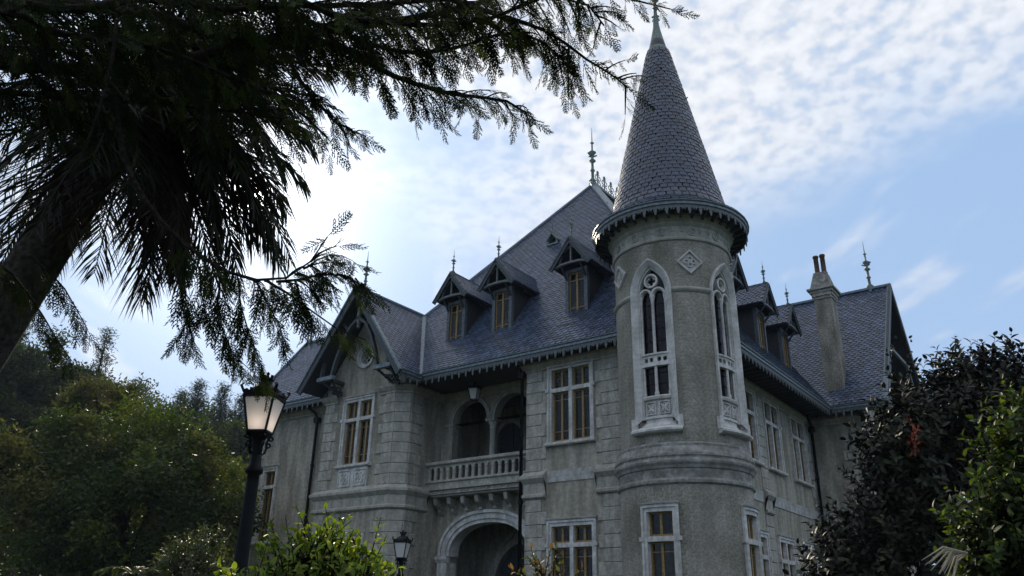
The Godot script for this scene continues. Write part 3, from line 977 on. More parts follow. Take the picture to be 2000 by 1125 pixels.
func build_loggia(FL: Fr) -> void:
	var a1 := arch_pts(-6.9, 8.15, 0.8, 0.8, 8)
	var a2 := arch_pts(-5.05, 8.15, 0.8, 0.8, 8)
	var big := arch_pts(-5.97, 3.7, 1.68, 1.08, 12, 2.25)
	var g := Geo.new()
	wall(g, FL, -8.2, -3.5, 5.3, 9.3, 0.32, [{"u0": -7.7, "u1": -4.25, "v0": 5.75, "v1": 8.15}, {"u0": -7.7, "u1": -6.1, "v0": 8.15, "v1": 9.0, "arch": a1}, {"u0": -5.85, "u1": -4.25, "v0": 8.15, "v1": 9.0, "arch": a2}])
	wall(g, FL, -8.2, -3.5, 0.0, 5.3, 0.5, [{"u0": -7.65, "u1": -4.29, "v0": 0.0, "v1": 4.82, "arch": big}])
	part(house, "wall", g, M.stucco)
	# arch mouldings
	for c in [-6.9, -5.05]:
		g = Geo.new()
		fsweep(g, FL, arch_pts(c, 8.15, 0.9, 0.9, 10), 0.08, -0.02, 0.09)
		fsweep(g, FL, arch_pts(c, 8.15, 0.815, 0.815, 10), 0.09, -0.3, 0.05)
		part(house, "arch_moulding", g, M.stone)
	g = Geo.new()
	fsweep(g, FL, arch_pts(-5.97, 3.7, 1.96, 1.36, 14, 2.25), 0.1, -0.02, 0.15)
	fsweep(g, FL, arch_pts(-5.97, 3.7, 1.82, 1.22, 14, 2.25), 0.18, -0.02, 0.09)
	fsweep(g, FL, arch_pts(-5.97, 3.7, 1.67, 1.07, 14, 2.25), 0.12, -0.45, 0.04)
	part(house, "arch_moulding", g, M.pale_stone)
	for x in [-7.82, -4.12]:
		g = Geo.new()
		fbox(g, FL, x - 0.2, x + 0.2, 0.0, 3.5, -0.4, 0.1)
		fprof(g, FL, x - 0.25, x + 0.25, [Vector2(0.0, 3.5), Vector2(0.12, 3.5), Vector2(0.18, 3.6), Vector2(0.18, 3.7), Vector2(0.0, 3.72)])
		part(house, "pier", g, M.pale_stone)
	# columns of the upper arcade
	for x in [-5.975, -7.82, -4.13]:
		g = Geo.new(true)
		g.lathe(FL.p(x, 0, -0.12), [Vector2(0.17, 5.7), Vector2(0.17, 5.85), Vector2(0.13, 5.9), Vector2(0.115, 6.0), Vector2(0.105, 7.82), Vector2(0.13, 7.84), Vector2(0.11, 7.88), Vector2(0.14, 7.98), Vector2(0.18, 8.05), Vector2(0.18, 8.07)], 12)
		g.smooth(false)
		fbox(g, FL, x - 0.2, x + 0.2, 8.07, 8.16, -0.32, 0.08)
		part(house, "column", g, M.stone)
	# balcony: floor, corbels, balustrade
	g = Geo.new()
	fbox(g, FL, -8.2, -3.5, 5.78, 6.02, -2.2, 0.7)
	fprof(g, FL, -8.2, -3.5, [Vector2(0.0, 5.55), Vector2(0.56, 5.57), Vector2(0.58, 5.62), Vector2(0.66, 5.64), Vector2(0.66, 5.66), Vector2(0.6, 5.67), Vector2(0.6, 5.777), Vector2(0.0, 5.777)])
	fprof(g, FL, -8.19, -3.51, [Vector2(0.0, 6.02), Vector2(0.76, 6.02), Vector2(0.76, 6.06), Vector2(0.7, 6.1), Vector2(0.52, 6.1), Vector2(0.5, 6.022)])
	var b := part(house, "balcony", g, M.stone)
	g = Geo.new()
	for k in 17:
		g.lathe(FL.p(-8.06 + k * 0.275, 5.72, 0.6), [Vector2(0.045, 0.0), Vector2(0.04, 0.03), Vector2(0.0, 0.04)], 6, Vector3(0, 0, 1))
	part(b, "stud", g, M.stone)
	for k in 8:
		var u := -7.95 + k * 0.6
		g = Geo.new()
		fprof(g, FL, u - 0.07, u + 0.07, [Vector2(0.0, 5.0), Vector2(0.06, 5.03), Vector2(0.2, 5.12), Vector2(0.22, 5.22), Vector2(0.28, 5.26), Vector2(0.42, 5.34), Vector2(0.45, 5.44), Vector2(0.48, 5.549), Vector2(0.0, 5.549)])
		part(b, "corbel", g, M.stone)
	var holes: Array = []
	var us: Array = []
	for k in 17:
		us.append(-8.1 + k * 0.276)
	for k in 16:
		var c: float = us[k] + 0.138
		holes.append({"u0": c - 0.088, "u1": c + 0.088, "v0": 6.11, "v1": 6.56, "arch": arch_pts(c, 6.43, 0.088, 0.1, 4)})
	var FB := Fr.new(FL.o + Vector3(0, 0, 0.655), FL.n)
	g = Geo.new()
	wall(g, FB, -8.18, -3.52, 6.1, 6.6, 0.07, holes)
	part(b, "balustrade", g, M.stone)
	for u in us:
		g = Geo.new(true)
		g.lathe(FB.p(u, 6.1, -0.03), [Vector2(0.075, 0.0), Vector2(0.075, 0.04), Vector2(0.05, 0.07), Vector2(0.065, 0.12), Vector2(0.05, 0.24), Vector2(0.042, 0.28), Vector2(0.07, 0.3), Vector2(0.07, 0.33), Vector2(0.045, 0.36)], 8)
		part(b, "baluster", g, M.stone)
	g = Geo.new()
	fprof(g, FL, -8.19, -3.51, [Vector2(0.52, 6.6), Vector2(0.72, 6.6), Vector2(0.76, 6.63), Vector2(0.76, 6.7), Vector2(0.72, 6.73), Vector2(0.52, 6.73)])
	part(b, "handrail", g, M.stone)
	# back walls with their doorways
	var FU := Fr.new(Vector3(0, 0, -3.55), Vector3(0, 0, 1))
	g = Geo.new()
	wall(g, FU, -8.2, -3.5, 5.8, 9.2, 0.25, [{"u0": -7.4, "u1": -6.2, "v0": 6.05, "v1": 8.6, "arch": arch_pts(-6.8, 7.9, 0.6, 0.68, 6)}, {"u0": -5.6, "u1": -4.4, "v0": 6.05, "v1": 8.6, "arch": arch_pts(-5.0, 7.9, 0.6, 0.68, 6)}])
	wall(g, FU, -8.2, -3.5, 0.0, 5.8, 0.3, [{"u0": -7.3, "u1": -5.2, "v0": 0.0, "v1": 4.3, "arch": arch_pts(-6.25, 2.9, 1.05, 1.35, 8)}])
	part(house, "wall", g, M.stucco)
	g = Geo.new()
	for c in [-6.8, -5.0]:
		var path := PackedVector2Array([Vector2(c - 0.66, 6.05)])
		path.append_array(arch_pts(c, 7.9, 0.66, 0.74, 6)); path.append(Vector2(c + 0.66, 6.05))
		fsweep(g, FU, path, 0.14, -0.02, 0.06)
	var p2 := PackedVector2Array([Vector2(-7.4, 0.0)])
	p2.append_array(arch_pts(-6.25, 2.9, 1.15, 1.46, 8)); p2.append(Vector2(-5.1, 0.0))
	fsweep(g, FU, p2, 0.2, -0.02, 0.1)
	for s in [-1.0, 1.0]:
		fsweep(g, FU, PackedVector2Array([Vector2(-6.1, 5.0), Vector2(-6.1 + s * 0.9, 4.2), Vector2(-6.1 + s * 1.5, 3.2), Vector2(-6.1 + s * 1.7, 2.4)]), 0.12, 0.0, 0.07)
	part(house, "door_surround", g, M.stone)
	g = Geo.new()
	for r in [[-7.4, -6.2, 6.05, 8.6], [-5.6, -4.4, 6.05, 8.6], [-7.3, -5.2, 0.0, 4.3]]:
		fbox(g, FU, r[0], r[1], r[2], r[3], -0.22, -0.16)
		var c: float = (r[0] + r[1]) * 0.5
		fbox(g, FU, c - 0.04, c + 0.04, r[2], r[3], -0.16, -0.13)
	part(house, "door", g, M.dark_timber)


func build_tower() -> void:
	var T := Vector3(1.58, 0, -0.19)
	var FT := Fr.new(T, Vector3(0, 0, 1), 1.67)
	var FB := Fr.new(T, Vector3(0, 0, 1), 1.725)
	var k1 := deg_to_rad(1.0) * 1.67
	var kb := deg_to_rad(1.0) * 1.725
	var wins := [3.2 * k1, 80.5 * k1]
	var lows := [2.0 * kb, 90.0 * kb]
	var half := PI * 1.67
	var holes: Array = []
	for c in wins:
		holes.append({"u0": c - 0.5, "u1": c + 0.5, "v0": 6.4, "v1": 10.95, "arch": arch_pts(c, 10.1, 0.5, 0.8, 8)})
	var g := Geo.new()
	wall(g, FT, -half, half, 5.0, 12.3, 0.3, holes, 0.14)
	var tw := part(house, "tower", g, M.roughcast)
	holes = []
	for c in lows:
		holes.append(hole(c - 0.49, c + 0.49, 1.9, 4.5))
	g = Geo.new()
	wall(g, FB, -PI * 1.725, PI * 1.725, 0.0, 5.0, 0.3, holes, 0.14)
	part(house, "tower_base", g, M.roughcast)
	g = Geo.new(true)
	fprof(g, FB, -PI * 1.725, PI * 1.725, PLINTH, 64)
	part(house, "plinth", g, M.stone)
	for c in lows:
		cross_window(FB, c - 0.49, c + 0.49, 1.9, 4.43, 3.62, false, false, 3)
	g = Geo.new()
	for f in [5.5, 9.3]:
		g.lathe(Vector3(T.x, f, T.z), [Vector2(0.0, -0.1), Vector2(1.4, -0.1), Vector2(1.4, 0.0), Vector2(0.0, 0.0)], 20)
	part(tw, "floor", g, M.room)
	# mouldings round the tower
	g = Geo.new()
	fprof(g, FT, -half, half, [Vector2(0.0, 4.88), Vector2(0.06, 4.9), Vector2(0.115, 4.94), Vector2(0.115, 5.0), Vector2(0.07, 5.06), Vector2(0.07, 5.28), Vector2(0.1, 5.3), Vector2(0.13, 5.36), Vector2(0.18, 5.42), Vector2(0.19, 5.47), Vector2(0.17, 5.52), Vector2(0.14, 5.53), Vector2(0.14, 5.57), Vector2(0.165, 5.6), Vector2(0.16, 5.66), Vector2(0.11, 5.78), Vector2(0.08, 5.84), Vector2(0.085, 5.9), Vector2(0.04, 5.95), Vector2(0.0, 5.96)], 72)
	part(tw, "base_moulding", g, M.weathered_stone)
	g = Geo.new()
	fprof(g, FT, -half, half, [Vector2(0.0, 11.56), Vector2(0.05, 11.58), Vector2(0.065, 11.62), Vector2(0.05, 11.66), Vector2(0.02, 11.68), Vector2(0.02, 12.0), Vector2(0.06, 12.04), Vector2(0.09, 12.08), Vector2(0.08, 12.12), Vector2(0.14, 12.18), Vector2(0.19, 12.26), Vector2(0.19, 12.33), Vector2(0.0, 12.34)], 72)
	part(tw, "frieze", g, M.stone)
	for k in 13:
		var c := Vector2(deg_to_rad(-180 + 27.7 * k + 4.0) * 1.67, 11.84)
		g = Geo.new()
		fsweep(g, FT, ring_pts(c, 0.115, 12), 0.03, 0.0, 0.055, true)
		for j in 5:
			var a := TAU * j / 5 + 0.3
			fsweep(g, FT, ring_pts(c + Vector2(cos(a), sin(a)) * 0.048, 0.03, 6), 0.022, 0.0, 0.05, true)
		part(tw, "rosette", g, M.stone)
		g = Geo.new()
		for e in [0.27, 0.54]:
			var q: Vector2 = c + Vector2(e, 0.0)
			fprism(g, FT, PackedVector2Array([q + Vector2(-0.03, 0), q + Vector2(0, -0.03), q + Vector2(0.03, 0), q + Vector2(0, 0.03)]), 0.0, 0.045)
		part(tw, "stud", g, M.stone)
	var spans := [[-half, wins[0] - 0.55], [wins[0] + 0.55, wins[1] - 0.55], [wins[1] + 0.55, half]]
	for s in spans:
		g = Geo.new()
		fprof(g, FT, s[0], s[1], [Vector2(0.0, 10.02), Vector2(0.03, 10.03), Vector2(0.07, 10.08), Vector2(0.07, 10.12), Vector2(0.04, 10.16), Vector2(0.0, 10.17)], 30)
		part(tw, "string_course", g, M.stone)
	for a in [42.0, -36.0, 118.0]:
		var c := Vector2(a * k1, 10.9)
		g = Geo.new()
		fsweep(g, FT, PackedVector2Array([c + Vector2(-0.33, 0), c + Vector2(0, -0.33), c + Vector2(0.33, 0), c + Vector2(0, 0.33)]), 0.07, 0.0, 0.07, true)
		fprism(g, FT, PackedVector2Array([c + Vector2(-0.3, 0), c + Vector2(0, -0.3), c + Vector2(0.3, 0), c + Vector2(0, 0.3)]), -0.05, 0.012)
		for j in 4:
			var t := j * PI / 2
			fsweep(g, FT, ring_pts(c + Vector2(cos(t), sin(t)) * 0.1, 0.06, 8), 0.035, 0.0, 0.05, true)
		fsweep(g, FT, ring_pts(c, 0.035, 8), 0.04, 0.0, 0.06, true)
		part(tw, "carved_lozenge", g, M.pale_stone)
	for c in wins:
		tower_window(FT, c)
	# --- conical roof
	var ring := Fr.new(T, Vector3(0, 0, 1), 2.22)
	valance(ring, -PI * 2.22, PI * 2.22, 12.5, 0.03, 0.31)
	g = Geo.new(true)
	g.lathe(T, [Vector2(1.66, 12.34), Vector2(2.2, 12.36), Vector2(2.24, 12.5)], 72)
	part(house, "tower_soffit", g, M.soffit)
	g = Geo.new()
	for k in 36:
		var a := TAU * (k + 0.5) / 36
		var d := Vector3(sin(a), 0, cos(a))
		g.bar(T + d * 1.84 + Vector3.UP * 12.2, T + d * 2.14 + Vector3.UP * 12.31, 0.06, 0.08)
	part(house, "eaves_bracket", g, M.dark_timber)
	var pr: Array = [Vector2(2.26, 12.52), Vector2(1.98, 12.68), Vector2(1.78, 12.92), Vector2(1.66, 13.25), Vector2(0.0, 20.9)]   # bell-cast at the foot
	var tip := 20.9
	g = Geo.new(true)
	g.lathe(T, [Vector2(2.2, 12.48)] + pr, 72)
	var cone := part(house, "conical_roof", g, M.slate_dark)
	var ex := 0.148
	var ts: Array = []
	var cs: Array = []
	var eye_az := atan2(EYE.x - T.x, EYE.z - T.z)
	var row := 0
	var near: Array = []
	for seg in pr.size() - 1:
		var p0: Vector2 = pr[seg]
		var p1: Vector2 = pr[seg + 1]
		var L := p0.distance_to(p1)
		var rows := maxi(1, int(round(L / ex)))
		for q in rows:
			var pt := p0.lerp(p1, float(q) / rows)
			if pt.y > 19.3: break
			var n := maxi(8, int(round(TAU * pt.x / 0.215)))
			for k in n:
				var a := TAU * (k + (0.5 if row % 2 else 0.0)) / n + rng.randf_range(-0.05, 0.05) / n * TAU
				var out := Vector3(sin(a), 0, cos(a))
				var up := (Vector3.UP * (p1.y - p0.y) + out * (p1.x - p0.x)).normalized()
				var E := Vector3.UP.cross(out)
				var N := E.cross(up)
				var tl := 0.075 + rng.randf_range(-0.015, 0.03)
				var s := up * cos(tl) - N * sin(tl)
				var slip := 0.03 if rng.randf() < 0.03 else 0.0
				var at := T + out * pt.x + Vector3.UP * pt.y + N * (0.024 + rng.randf_range(0.0, 0.006)) + up * (rng.randf_range(-0.008, 0.008) - slip)
				var w := TAU * pt.x / n / 0.215
				ts.append(Transform3D(Basis(E * w * rng.randf_range(0.94, 1.02), s, E.cross(s)).rotated(N, rng.randf_range(-0.02, 0.02)), at))
				near.append(absf(angle_difference(a, eye_az)) + row * 0.04)
			row += 1
	var order: Array = range(ts.size())
	order.sort_custom(func(a, b): return near[a] < near[b])
	var sm := slate_mesh(0.195, ex * 1.55, 0.014)
	var rest: Array = []
	for k in order.size():
		if k < 300:
			put(cone, "slate", sm, M["slate%d" % rng.randi_range(0, 3)], ts[order[k]])
		else:
			rest.append(ts[order[k]]); cs.append(slate_tint() * Color(0.66, 0.66, 0.66))
	copies(cone, "slates", sm, M.slate, rest, cs)
	g = Geo.new(true)
	var h1 := 19.35
	var r1 := 1.66 * (tip - h1) / (tip - 13.25)
	g.lathe(T, [Vector2(r1 + 0.02, h1 - 0.06), Vector2(r1 + 0.06, h1 - 0.05), Vector2(r1 + 0.05, h1), Vector2(r1 * 0.86, h1 + 0.2), Vector2(0.13, tip - 0.55), Vector2(0.05, tip)], 24)
	part(cone, "roof_cap", g, M.verdigris)
	finial(house, Vector3(T.x, tip - 0.12, T.z), 2.2, 0.9)
	# a few roof hooks
	g = Geo.new()
	for h in [[28.0, 14.7], [-35.0, 16.4], [92.0, 17.2], [5.0, 18.2]]:
		var a := deg_to_rad(h[0])
		var r: float = 1.66 * (tip - h[1]) / (tip - 13.25)
		var q: Vector3 = T + Vector3(sin(a), 0, cos(a)) * (r + 0.03) + Vector3.UP * h[1]
		g.bar(q, q + Vector3(sin(a), 0.3, cos(a)) * 0.09, 0.025, 0.025)
	part(cone, "roof_hook", g, M.zinc)


func tower_window(f: Fr, c: float) -> void:
	var paths: Array = []
	for s in [[0.585, 0.98, 6.45], [0.565, 0.955, 6.45], [0.54, 0.92, 6.45], [0.44, 0.775, 6.6], [0.405, 0.72, 6.6]]:
		var p := PackedVector2Array([Vector2(c - s[0], s[2])])
		p.append_array(arch_pts(c, 10.1, s[0], s[1], 8))
		p.append(Vector2(c + s[0], s[2]))
		paths.append(p)
	var g := Geo.new()
	splay(g, f, paths[0], -0.02, paths[0], 0.09)
	splay(g, f, paths[0], 0.09, paths[1], 0.11)
	splay(g, f, paths[1], 0.11, paths[2], 0.1)
	splay(g, f, paths[2], 0.1, paths[3], -0.03)
	splay(g, f, paths[3], -0.03, paths[3], -0.07)
	splay(g, f, paths[3], -0.07, paths[4], -0.07)
	splay(g, f, paths[4], -0.07, paths[4], -0.25)
	for s in [-1.0, 1.0]:   # ears at the foot
		fbox(g, f, c + s * 0.62 - 0.06, c + s * 0.62 + 0.06, 6.3, 6.62, -0.01, 0.13)
	var w := part(house, "lancet_window", g, M.pale_stone)
	# sloping sill
	g = Geo.new()
	fprof(g, f, c - 0.66, c + 0.66, [Vector2(-0.02, 6.18), Vector2(0.14, 6.2), Vector2(0.19, 6.24), Vector2(0.19, 6.29), Vector2(0.1, 6.34), Vector2(-0.05, 6.42), Vector2(-0.18, 6.56), Vector2(-0.2, 6.2)], 8)
	part(w, "sill", g, M.pale_stone)
	# carved panel below the lights
	g = Geo.new()
	fbox(g, f, c - 0.41, c + 0.41, 6.5, 7.2, -0.22, -0.14, 4)
	fprof(g, f, c - 0.41, c + 0.41, [Vector2(-0.14, 7.1), Vector2(-0.06, 7.12), Vector2(-0.04, 7.18), Vector2(-0.08, 7.22), Vector2(-0.2, 7.24)], 4)
	fbox(g, f, c - 0.41, c + 0.41, 6.62, 6.68, -0.14, -0.1, 4)
	for s in [-1.0, 1.0]:
		var q: Vector2 = Vector2(c + s * 0.2, 6.89)
		fsweep(g, f, PackedVector2Array([q + Vector2(-0.135, -0.16), q + Vector2(-0.135, 0.16), q + Vector2(0.135, 0.16), q + Vector2(0.135, -0.16)]), 0.035, -0.14, -0.09, true)
		for k in 4:
			var a := PI / 4 + k * PI / 2
			fsweep(g, f, PackedVector2Array([q, q + Vector2(cos(a), sin(a)) * 0.15]), 0.04, -0.14, -0.105)
			fsweep(g, f, ring_pts(q + Vector2(cos(k * PI / 2), sin(k * PI / 2)) * 0.085, 0.035, 6), 0.02, -0.14, -0.11, true)
	part(w, "carved_panel", g, M.pale_stone)
	# band of small quatrefoils
	g = Geo.new()
	var holes: Array = []
	for k in 4:
		var u: float = c + [-0.29, -0.12, 0.12, 0.29][k]
		holes.append({"u0": u - 0.06, "u1": u + 0.06, "v0": 8.14, "v1": 8.26})
	var fb := Fr.new(f.o, f.n, f.R - 0.1)
	var kk := (f.R - 0.1) / f.R
	for h in holes:
		h.u0 = h.u0 * kk; h.u1 = h.u1 * kk
	wall(g, fb, (c - 0.41) * kk, (c + 0.41) * kk, 8.06, 8.33, 0.1, holes, 0.1)
	fbox(g, f, c - 0.41, c + 0.41, 8.33, 8.375, -0.2, -0.06, 4); fbox(g, f, c - 0.41, c + 0.41, 8.015, 8.06, -0.2, -0.06, 4)
	for h in holes:
		for s in [Vector2(-1, -1), Vector2(1, -1), Vector2(1, 1), Vector2(-1, 1)]:
			var q: Vector2 = Vector2((h.u0 + h.u1) * 0.5 / kk + s.x * 0.056, 8.2 + s.y * 0.055)
			fprism(g, f, ring_pts(q, 0.024, 6), -0.18, -0.11)
	part(w, "quatrefoil_band", g, M.pale_stone)
	# shafts
	for s in [-0.385, 0.0, 0.385]:
		g = Geo.new(true)
		var r: float = 0.042 if s == 0.0 else 0.03
		var o := f.p(c + s, 0.0, -0.13)
		g.lathe(o, [Vector2(r * 1.5, 7.22), Vector2(r * 1.5, 7.3), Vector2(r, 7.36), Vector2(r, 8.02)], 10)
		g.lathe(o, [Vector2(r * 1.3, 8.37), Vector2(r, 8.42), Vector2(r, 9.8), Vector2(r * 1.25, 9.82), Vector2(r, 9.86), Vector2(r * 1.7, 9.98), Vector2(r * 1.8, 10.03), Vector2(r, 10.06)], 10)
		part(w, "shaft", g, M.pale_stone)
	# tracery: two round lights under a cusped ring
	g = Geo.new()
	for s in [-0.2, 0.2]:
		fsweep(g, f, arch_pts(c + s, 10.03, 0.19, 0.19, 7), 0.05, -0.2, -0.06)
		fsweep(g, f, arch_pts(c + s, 10.03, 0.155, 0.155, 7), 0.03, -0.2, -0.1)
	var rc := Vector2(c, 10.45)
	fsweep(g, f, ring_pts(rc, 0.185, 20), 0.05, -0.2, -0.05, true)
	for k in 4:
		var a := k * PI / 2
		fsweep(g, f, ring_pts(rc + Vector2(cos(a), sin(a)) * 0.078, 0.072, 8, a - 1.9, a + 1.9), 0.026, -0.19, -0.1)
	part(w, "tracery", g, M.pale_stone)
	g = Geo.new()
	fbox(g, f, c - 0.42, c + 0.42, 8.3, 10.85, -0.22, -0.213, 4)
	part(w, "pane", g, M.stained_glass)
	g = Geo.new()
	fbox(g, f, c - 0.42, c + 0.42, 7.2, 8.1, -0.22, -0.213, 4)
	part(w, "pane", g, M.stained_glass)
	g = Geo.new()
	for v in [7.55, 7.85, 8.75, 9.1, 9.45, 9.8]:
		fbox(g, f, c - 0.40, c + 0.40, v - 0.008, v + 0.008, -0.205, -0.195, 4)
	part(w, "saddle_bar", g, M.iron)


func build_roofs(FF: Fr, FG: Fr, FS: Fr, FW: Fr) -> void:
	var X := Vector3(1, 0, 0)
	var Z := Vector3(0, 0, 1)
	var A := Vector3(-5.28, 20.01, -7.33)
	var cz := 1.0 / sqrt(1.0 + SL * SL)
	# main front slope
	var S := Vector3(0, SL, -1).normalized()
	var Lf := (A.y - EAVE) / (SL * cz)
	roof("front_roof", Vector3(0, EAVE, 0.64), X, S, PackedVector2Array([Vector2(-12.23, 0), Vector2(2.69, 0), Vector2(A.x, Lf)]), func(p): return not (p.x > -0.1 and p.y < 12.4 and Vector2(p.x - 1.58, p.z + 0.19).length() < 1.6) and not (absf(p.x + 10.0) < 2.3 and p.y < 12.6 - absf(p.x + 10.0) * 1.37))
	# right slope, eaves along the side front
	var Sr := Vector3(-1, SL, 0).normalized()
	roof("side_roof", Vector3(2.69, EAVE, 0), -Z, Sr, PackedVector2Array([Vector2(-0.64, 0), Vector2(14.0, 0), Vector2(20.0, 6.0), Vector2(20.0, Lf), Vector2(7.33, Lf)]), func(p): return p.y > EAVE + SL * (-11.0 - p.z) - 0.3 and not (p.y < 12.4 and Vector2(p.x - 1.58, p.z + 0.19).length() < 1.6))
	# left and rear slopes
	var g := Geo.new()
	g.slab(PackedVector3Array([Vector3(-12.23, EAVE, -20), Vector3(-12.23, EAVE, 0.64), A, Vector3(A.x, A.y, -20)]), Vector3(-1, 0.66, 0).normalized(), 0.09)
	g.slab(PackedVector3Array([Vector3(2.69, EAVE, -20.01), Vector3(-12.23, EAVE, -20.01), Vector3(A.x, A.y, -20.01)]), -Z, 0.09)
	part(house, "rear_roof", g, M.slate_dark)
	# gable roof over the left bay
	var gp := 3.49 / 2.55
	for s in [1.0, -1.0]:
		var foot := Vector3(-10.0 + s * 2.55, 9.39, 1.74)
		var up := Vector3(-s * 2.55, 3.49, 0)
		var L := up.length()
		up /= L
		var E := -Z if s > 0 else Z
		var q := PackedVector2Array([Vector2(0, 0), Vector2(1.05, 0), Vector2(3.72, L), Vector2(0, L)])
		if s < 0:
			q = PackedVector2Array([Vector2(-1.05, 0), Vector2(0, 0), Vector2(0, L), Vector2(-3.72, L)])
		roof("gable_roof", foot, E, up, q)
		g = Geo.new()
		var nn := Vector3(s * 3.49, 2.55, 0).normalized()
		g.bar(foot - up * 0.1 - nn * 0.1 + Z * 0.03, foot + up * (L + 0.03) - nn * 0.1 + Z * 0.03, 0.06, 0.2, nn)
		part(house, "bargeboard", g, M.dark_timber)
		g = Geo.new()
		g.bar(foot - up * 0.1 + nn * 0.035 + Z * 0.03, foot + up * (L + 0.05) + nn * 0.035 + Z * 0.03, 0.15, 0.06, nn)
		part(house, "verge_flashing", g, M.zinc)
		# timber truss: hammer beam, curved brace, bracket on the pier
		g = Geo.new()
		var u: float = -9.95 + s * 1.45
		fbox(g, FG, u - 0.42, u + 0.42, -0.02 + 9.66, 9.78, 0.74, 0.92)
		part(house, "hammer_beam", g, M.zinc)
		g = Geo.new()
		fsweep(g, FG, PackedVector2Array([Vector2(-9.95 + s * 1.15, 9.78), Vector2(-9.95 + s * 0.98, 10.4), Vector2(-9.95 + s * 0.72, 11.0), Vector2(-9.95 + s * 0.4, 11.5), Vector2(-9.95, 11.78)]), 0.1, 0.76, 0.9)
		fsweep(g, FG, PackedVector2Array([Vector2(-9.95 + s * 1.7, 9.78), Vector2(-9.95 + s * 1.66, 10.35)]), 0.09, 0.76, 0.9)
		fsweep(g, FG, PackedVector2Array([Vector2(-9.95 + s * 0.5, 11.4), Vector2(-9.95 + s * 0.85, 11.75)]), 0.09, 0.78, 0.88)
		g.bar(FG.p(u, 9.72, 0.8), FG.p(u, 9.72, 0.0), 0.14, 0.12)
		g.bar(FG.p(u - 0.3, 9.66, 0.8), FG.p(u - 0.1 * s, 9.25, 0.1), 0.07, 0.07)
		g.bar(FG.p(u + 0.3, 9.66, 0.8), FG.p(u + 0.1 * s, 9.25, 0.1), 0.07, 0.07)
		for k in 4:
			fsweep(g, FG, ring_pts(Vector2(u - 0.25 + 0.16 * k, 9.5 - 0.03 * k), 0.075, 8), 0.03, 0.35, 0.42, true)
			fsweep(g, FG, ring_pts(Vector2(u - 0.2 + 0.13 * k, 9.36 - 0.02 * k), 0.06, 8), 0.03, 0.2, 0.26, true)
		part(house, "gable_brace", g, M.dark_timber)
	g = Geo.new()
	fbox(g, FG, -10.02, -9.9, 11.6, 12.75, 0.77, 0.9)
	g.lathe(FG.p(-9.96, 11.35, 0.83), [Vector2(0.0, 0.0), Vector2(0.07, 0.06), Vector2(0.05, 0.14), Vector2(0.08, 0.2), Vector2(0.06, 0.26)], 8)
	part(house, "king_post", g, M.grey_timber)
	g = Geo.new()
	g.bar(Vector3(-10, 12.93, 1.78), Vector3(-10, 12.93, -1.95), 0.16, 0.08)
	part(house, "ridge_capping", g, M.zinc)
	finial(house, Vector3(-10, 12.95, 1.35), 1.6, 0.95)
	# valley, hips and main ridge
	g = Geo.new()
	var vn := Vector3(0.55, 0.6, 0.45).normalized()
	g.bar(Vector3(-7.42, 9.44, 0.74), Vector3(-9.98, 12.95, -1.88), 0.22, 0.05, vn)
	part(house, "valley_flashing", g, M.zinc)
	g = Geo.new()
	g.bar(Vector3(2.69, EAVE + 0.05, 0.64), A + Vector3(0, 0.06, 0), 0.3, 0.08)
	part(house, "hip_flashing", g, M.zinc)
	g = Geo.new()
	g.bar(Vector3(-12.23, EAVE + 0.05, 0.64), A + Vector3(0, 0.06, 0), 0.22, 0.08)
	part(house, "hip_flashing", g, M.zinc)
	g = Geo.new()
	g.bar(A + Vector3(0, 0.05, 0.1), Vector3(A.x, A.y + 0.05, -20), 0.3, 0.12)
	part(house, "ridge_capping", g, M.zinc)
	finial(house, A + Vector3(0, 0.1, 0), 3.0, 0.75)
	for k in 20:
		var o := Vector3(A.x, A.y + 0.1, A.z - 0.45 - k * 0.6)
		g = Geo.new()
		g.bar(o, o + Vector3.UP * 0.85, 0.035, 0.035)
		g.bar(o + Vector3(0, 0.05, -0.3), o + Vector3(0, 0.05, 0.3), 0.035, 0.035)
		var fr := Fr.new(o, X)
		for h in [0.22, 0.5]:
			for s in [-1.0, 1.0]:
				fsweep(g, fr, ring_pts(Vector2(s * 0.12, h), 0.11, 8), 0.03, -0.015, 0.015, true)
		fsweep(g, fr, ring_pts(Vector2(0, 0.78), 0.08, 8), 0.03, -0.015, 0.015, true)
		fsweep(g, fr, PackedVector2Array([Vector2(-0.12, 0.68), Vector2(0.12, 0.68)]), 0.03, -0.015, 0.015)
		part(house, "ridge_cresting", g, M.verdigris)
	# left wing
	var Lw := (13.25 - EAVE) / (SL * cz)
	roof("wing_roof", Vector3(0, EAVE, 0.64), X, S, PackedVector2Array([Vector2(-17.5, 0), Vector2(-11.5, 0), Vector2(-11.5, Lw), Vector2(-17.5, Lw)]), func(p): return p.x < -11.9)
	g = Geo.new()
	g.slab(PackedVector3Array([Vector3(-11.0, EAVE, -5.05), Vector3(-17.5, EAVE, -5.05), Vector3(-17.5, 13.25, -2.2), Vector3(-11.0, 13.25, -2.2)]), Vector3(0, 1, -SL).normalized(), 0.09)
	var FLw := Fr.new(Vector3(-16.75, 0, 0), Vector3(-1, 0, 0))
	fprism(g, FLw, PackedVector2Array([Vector2(-4.6, 9.4), Vector2(0.0, 9.4), Vector2(-2.2, 12.9)]), -0.3, 0.0)
	part(house, "rear_roof", g, M.slate_dark)
	g = Geo.new()
	g.bar(Vector3(-17.5, EAVE - 0.1, 0.66), Vector3(-17.5, 13.2, -2.18), 0.08, 0.24)
	g.bar(Vector3(-17.5, 13.3, -2.2), Vector3(-11.0, 13.3, -2.2), 0.16, 0.08)
	part(house, "verge_flashing", g, M.zinc)
	finial(house, Vector3(-17.3, 13.3, -2.2), 1.55, 0.95)
	# right wing
	var Lr := 4.62 / cz
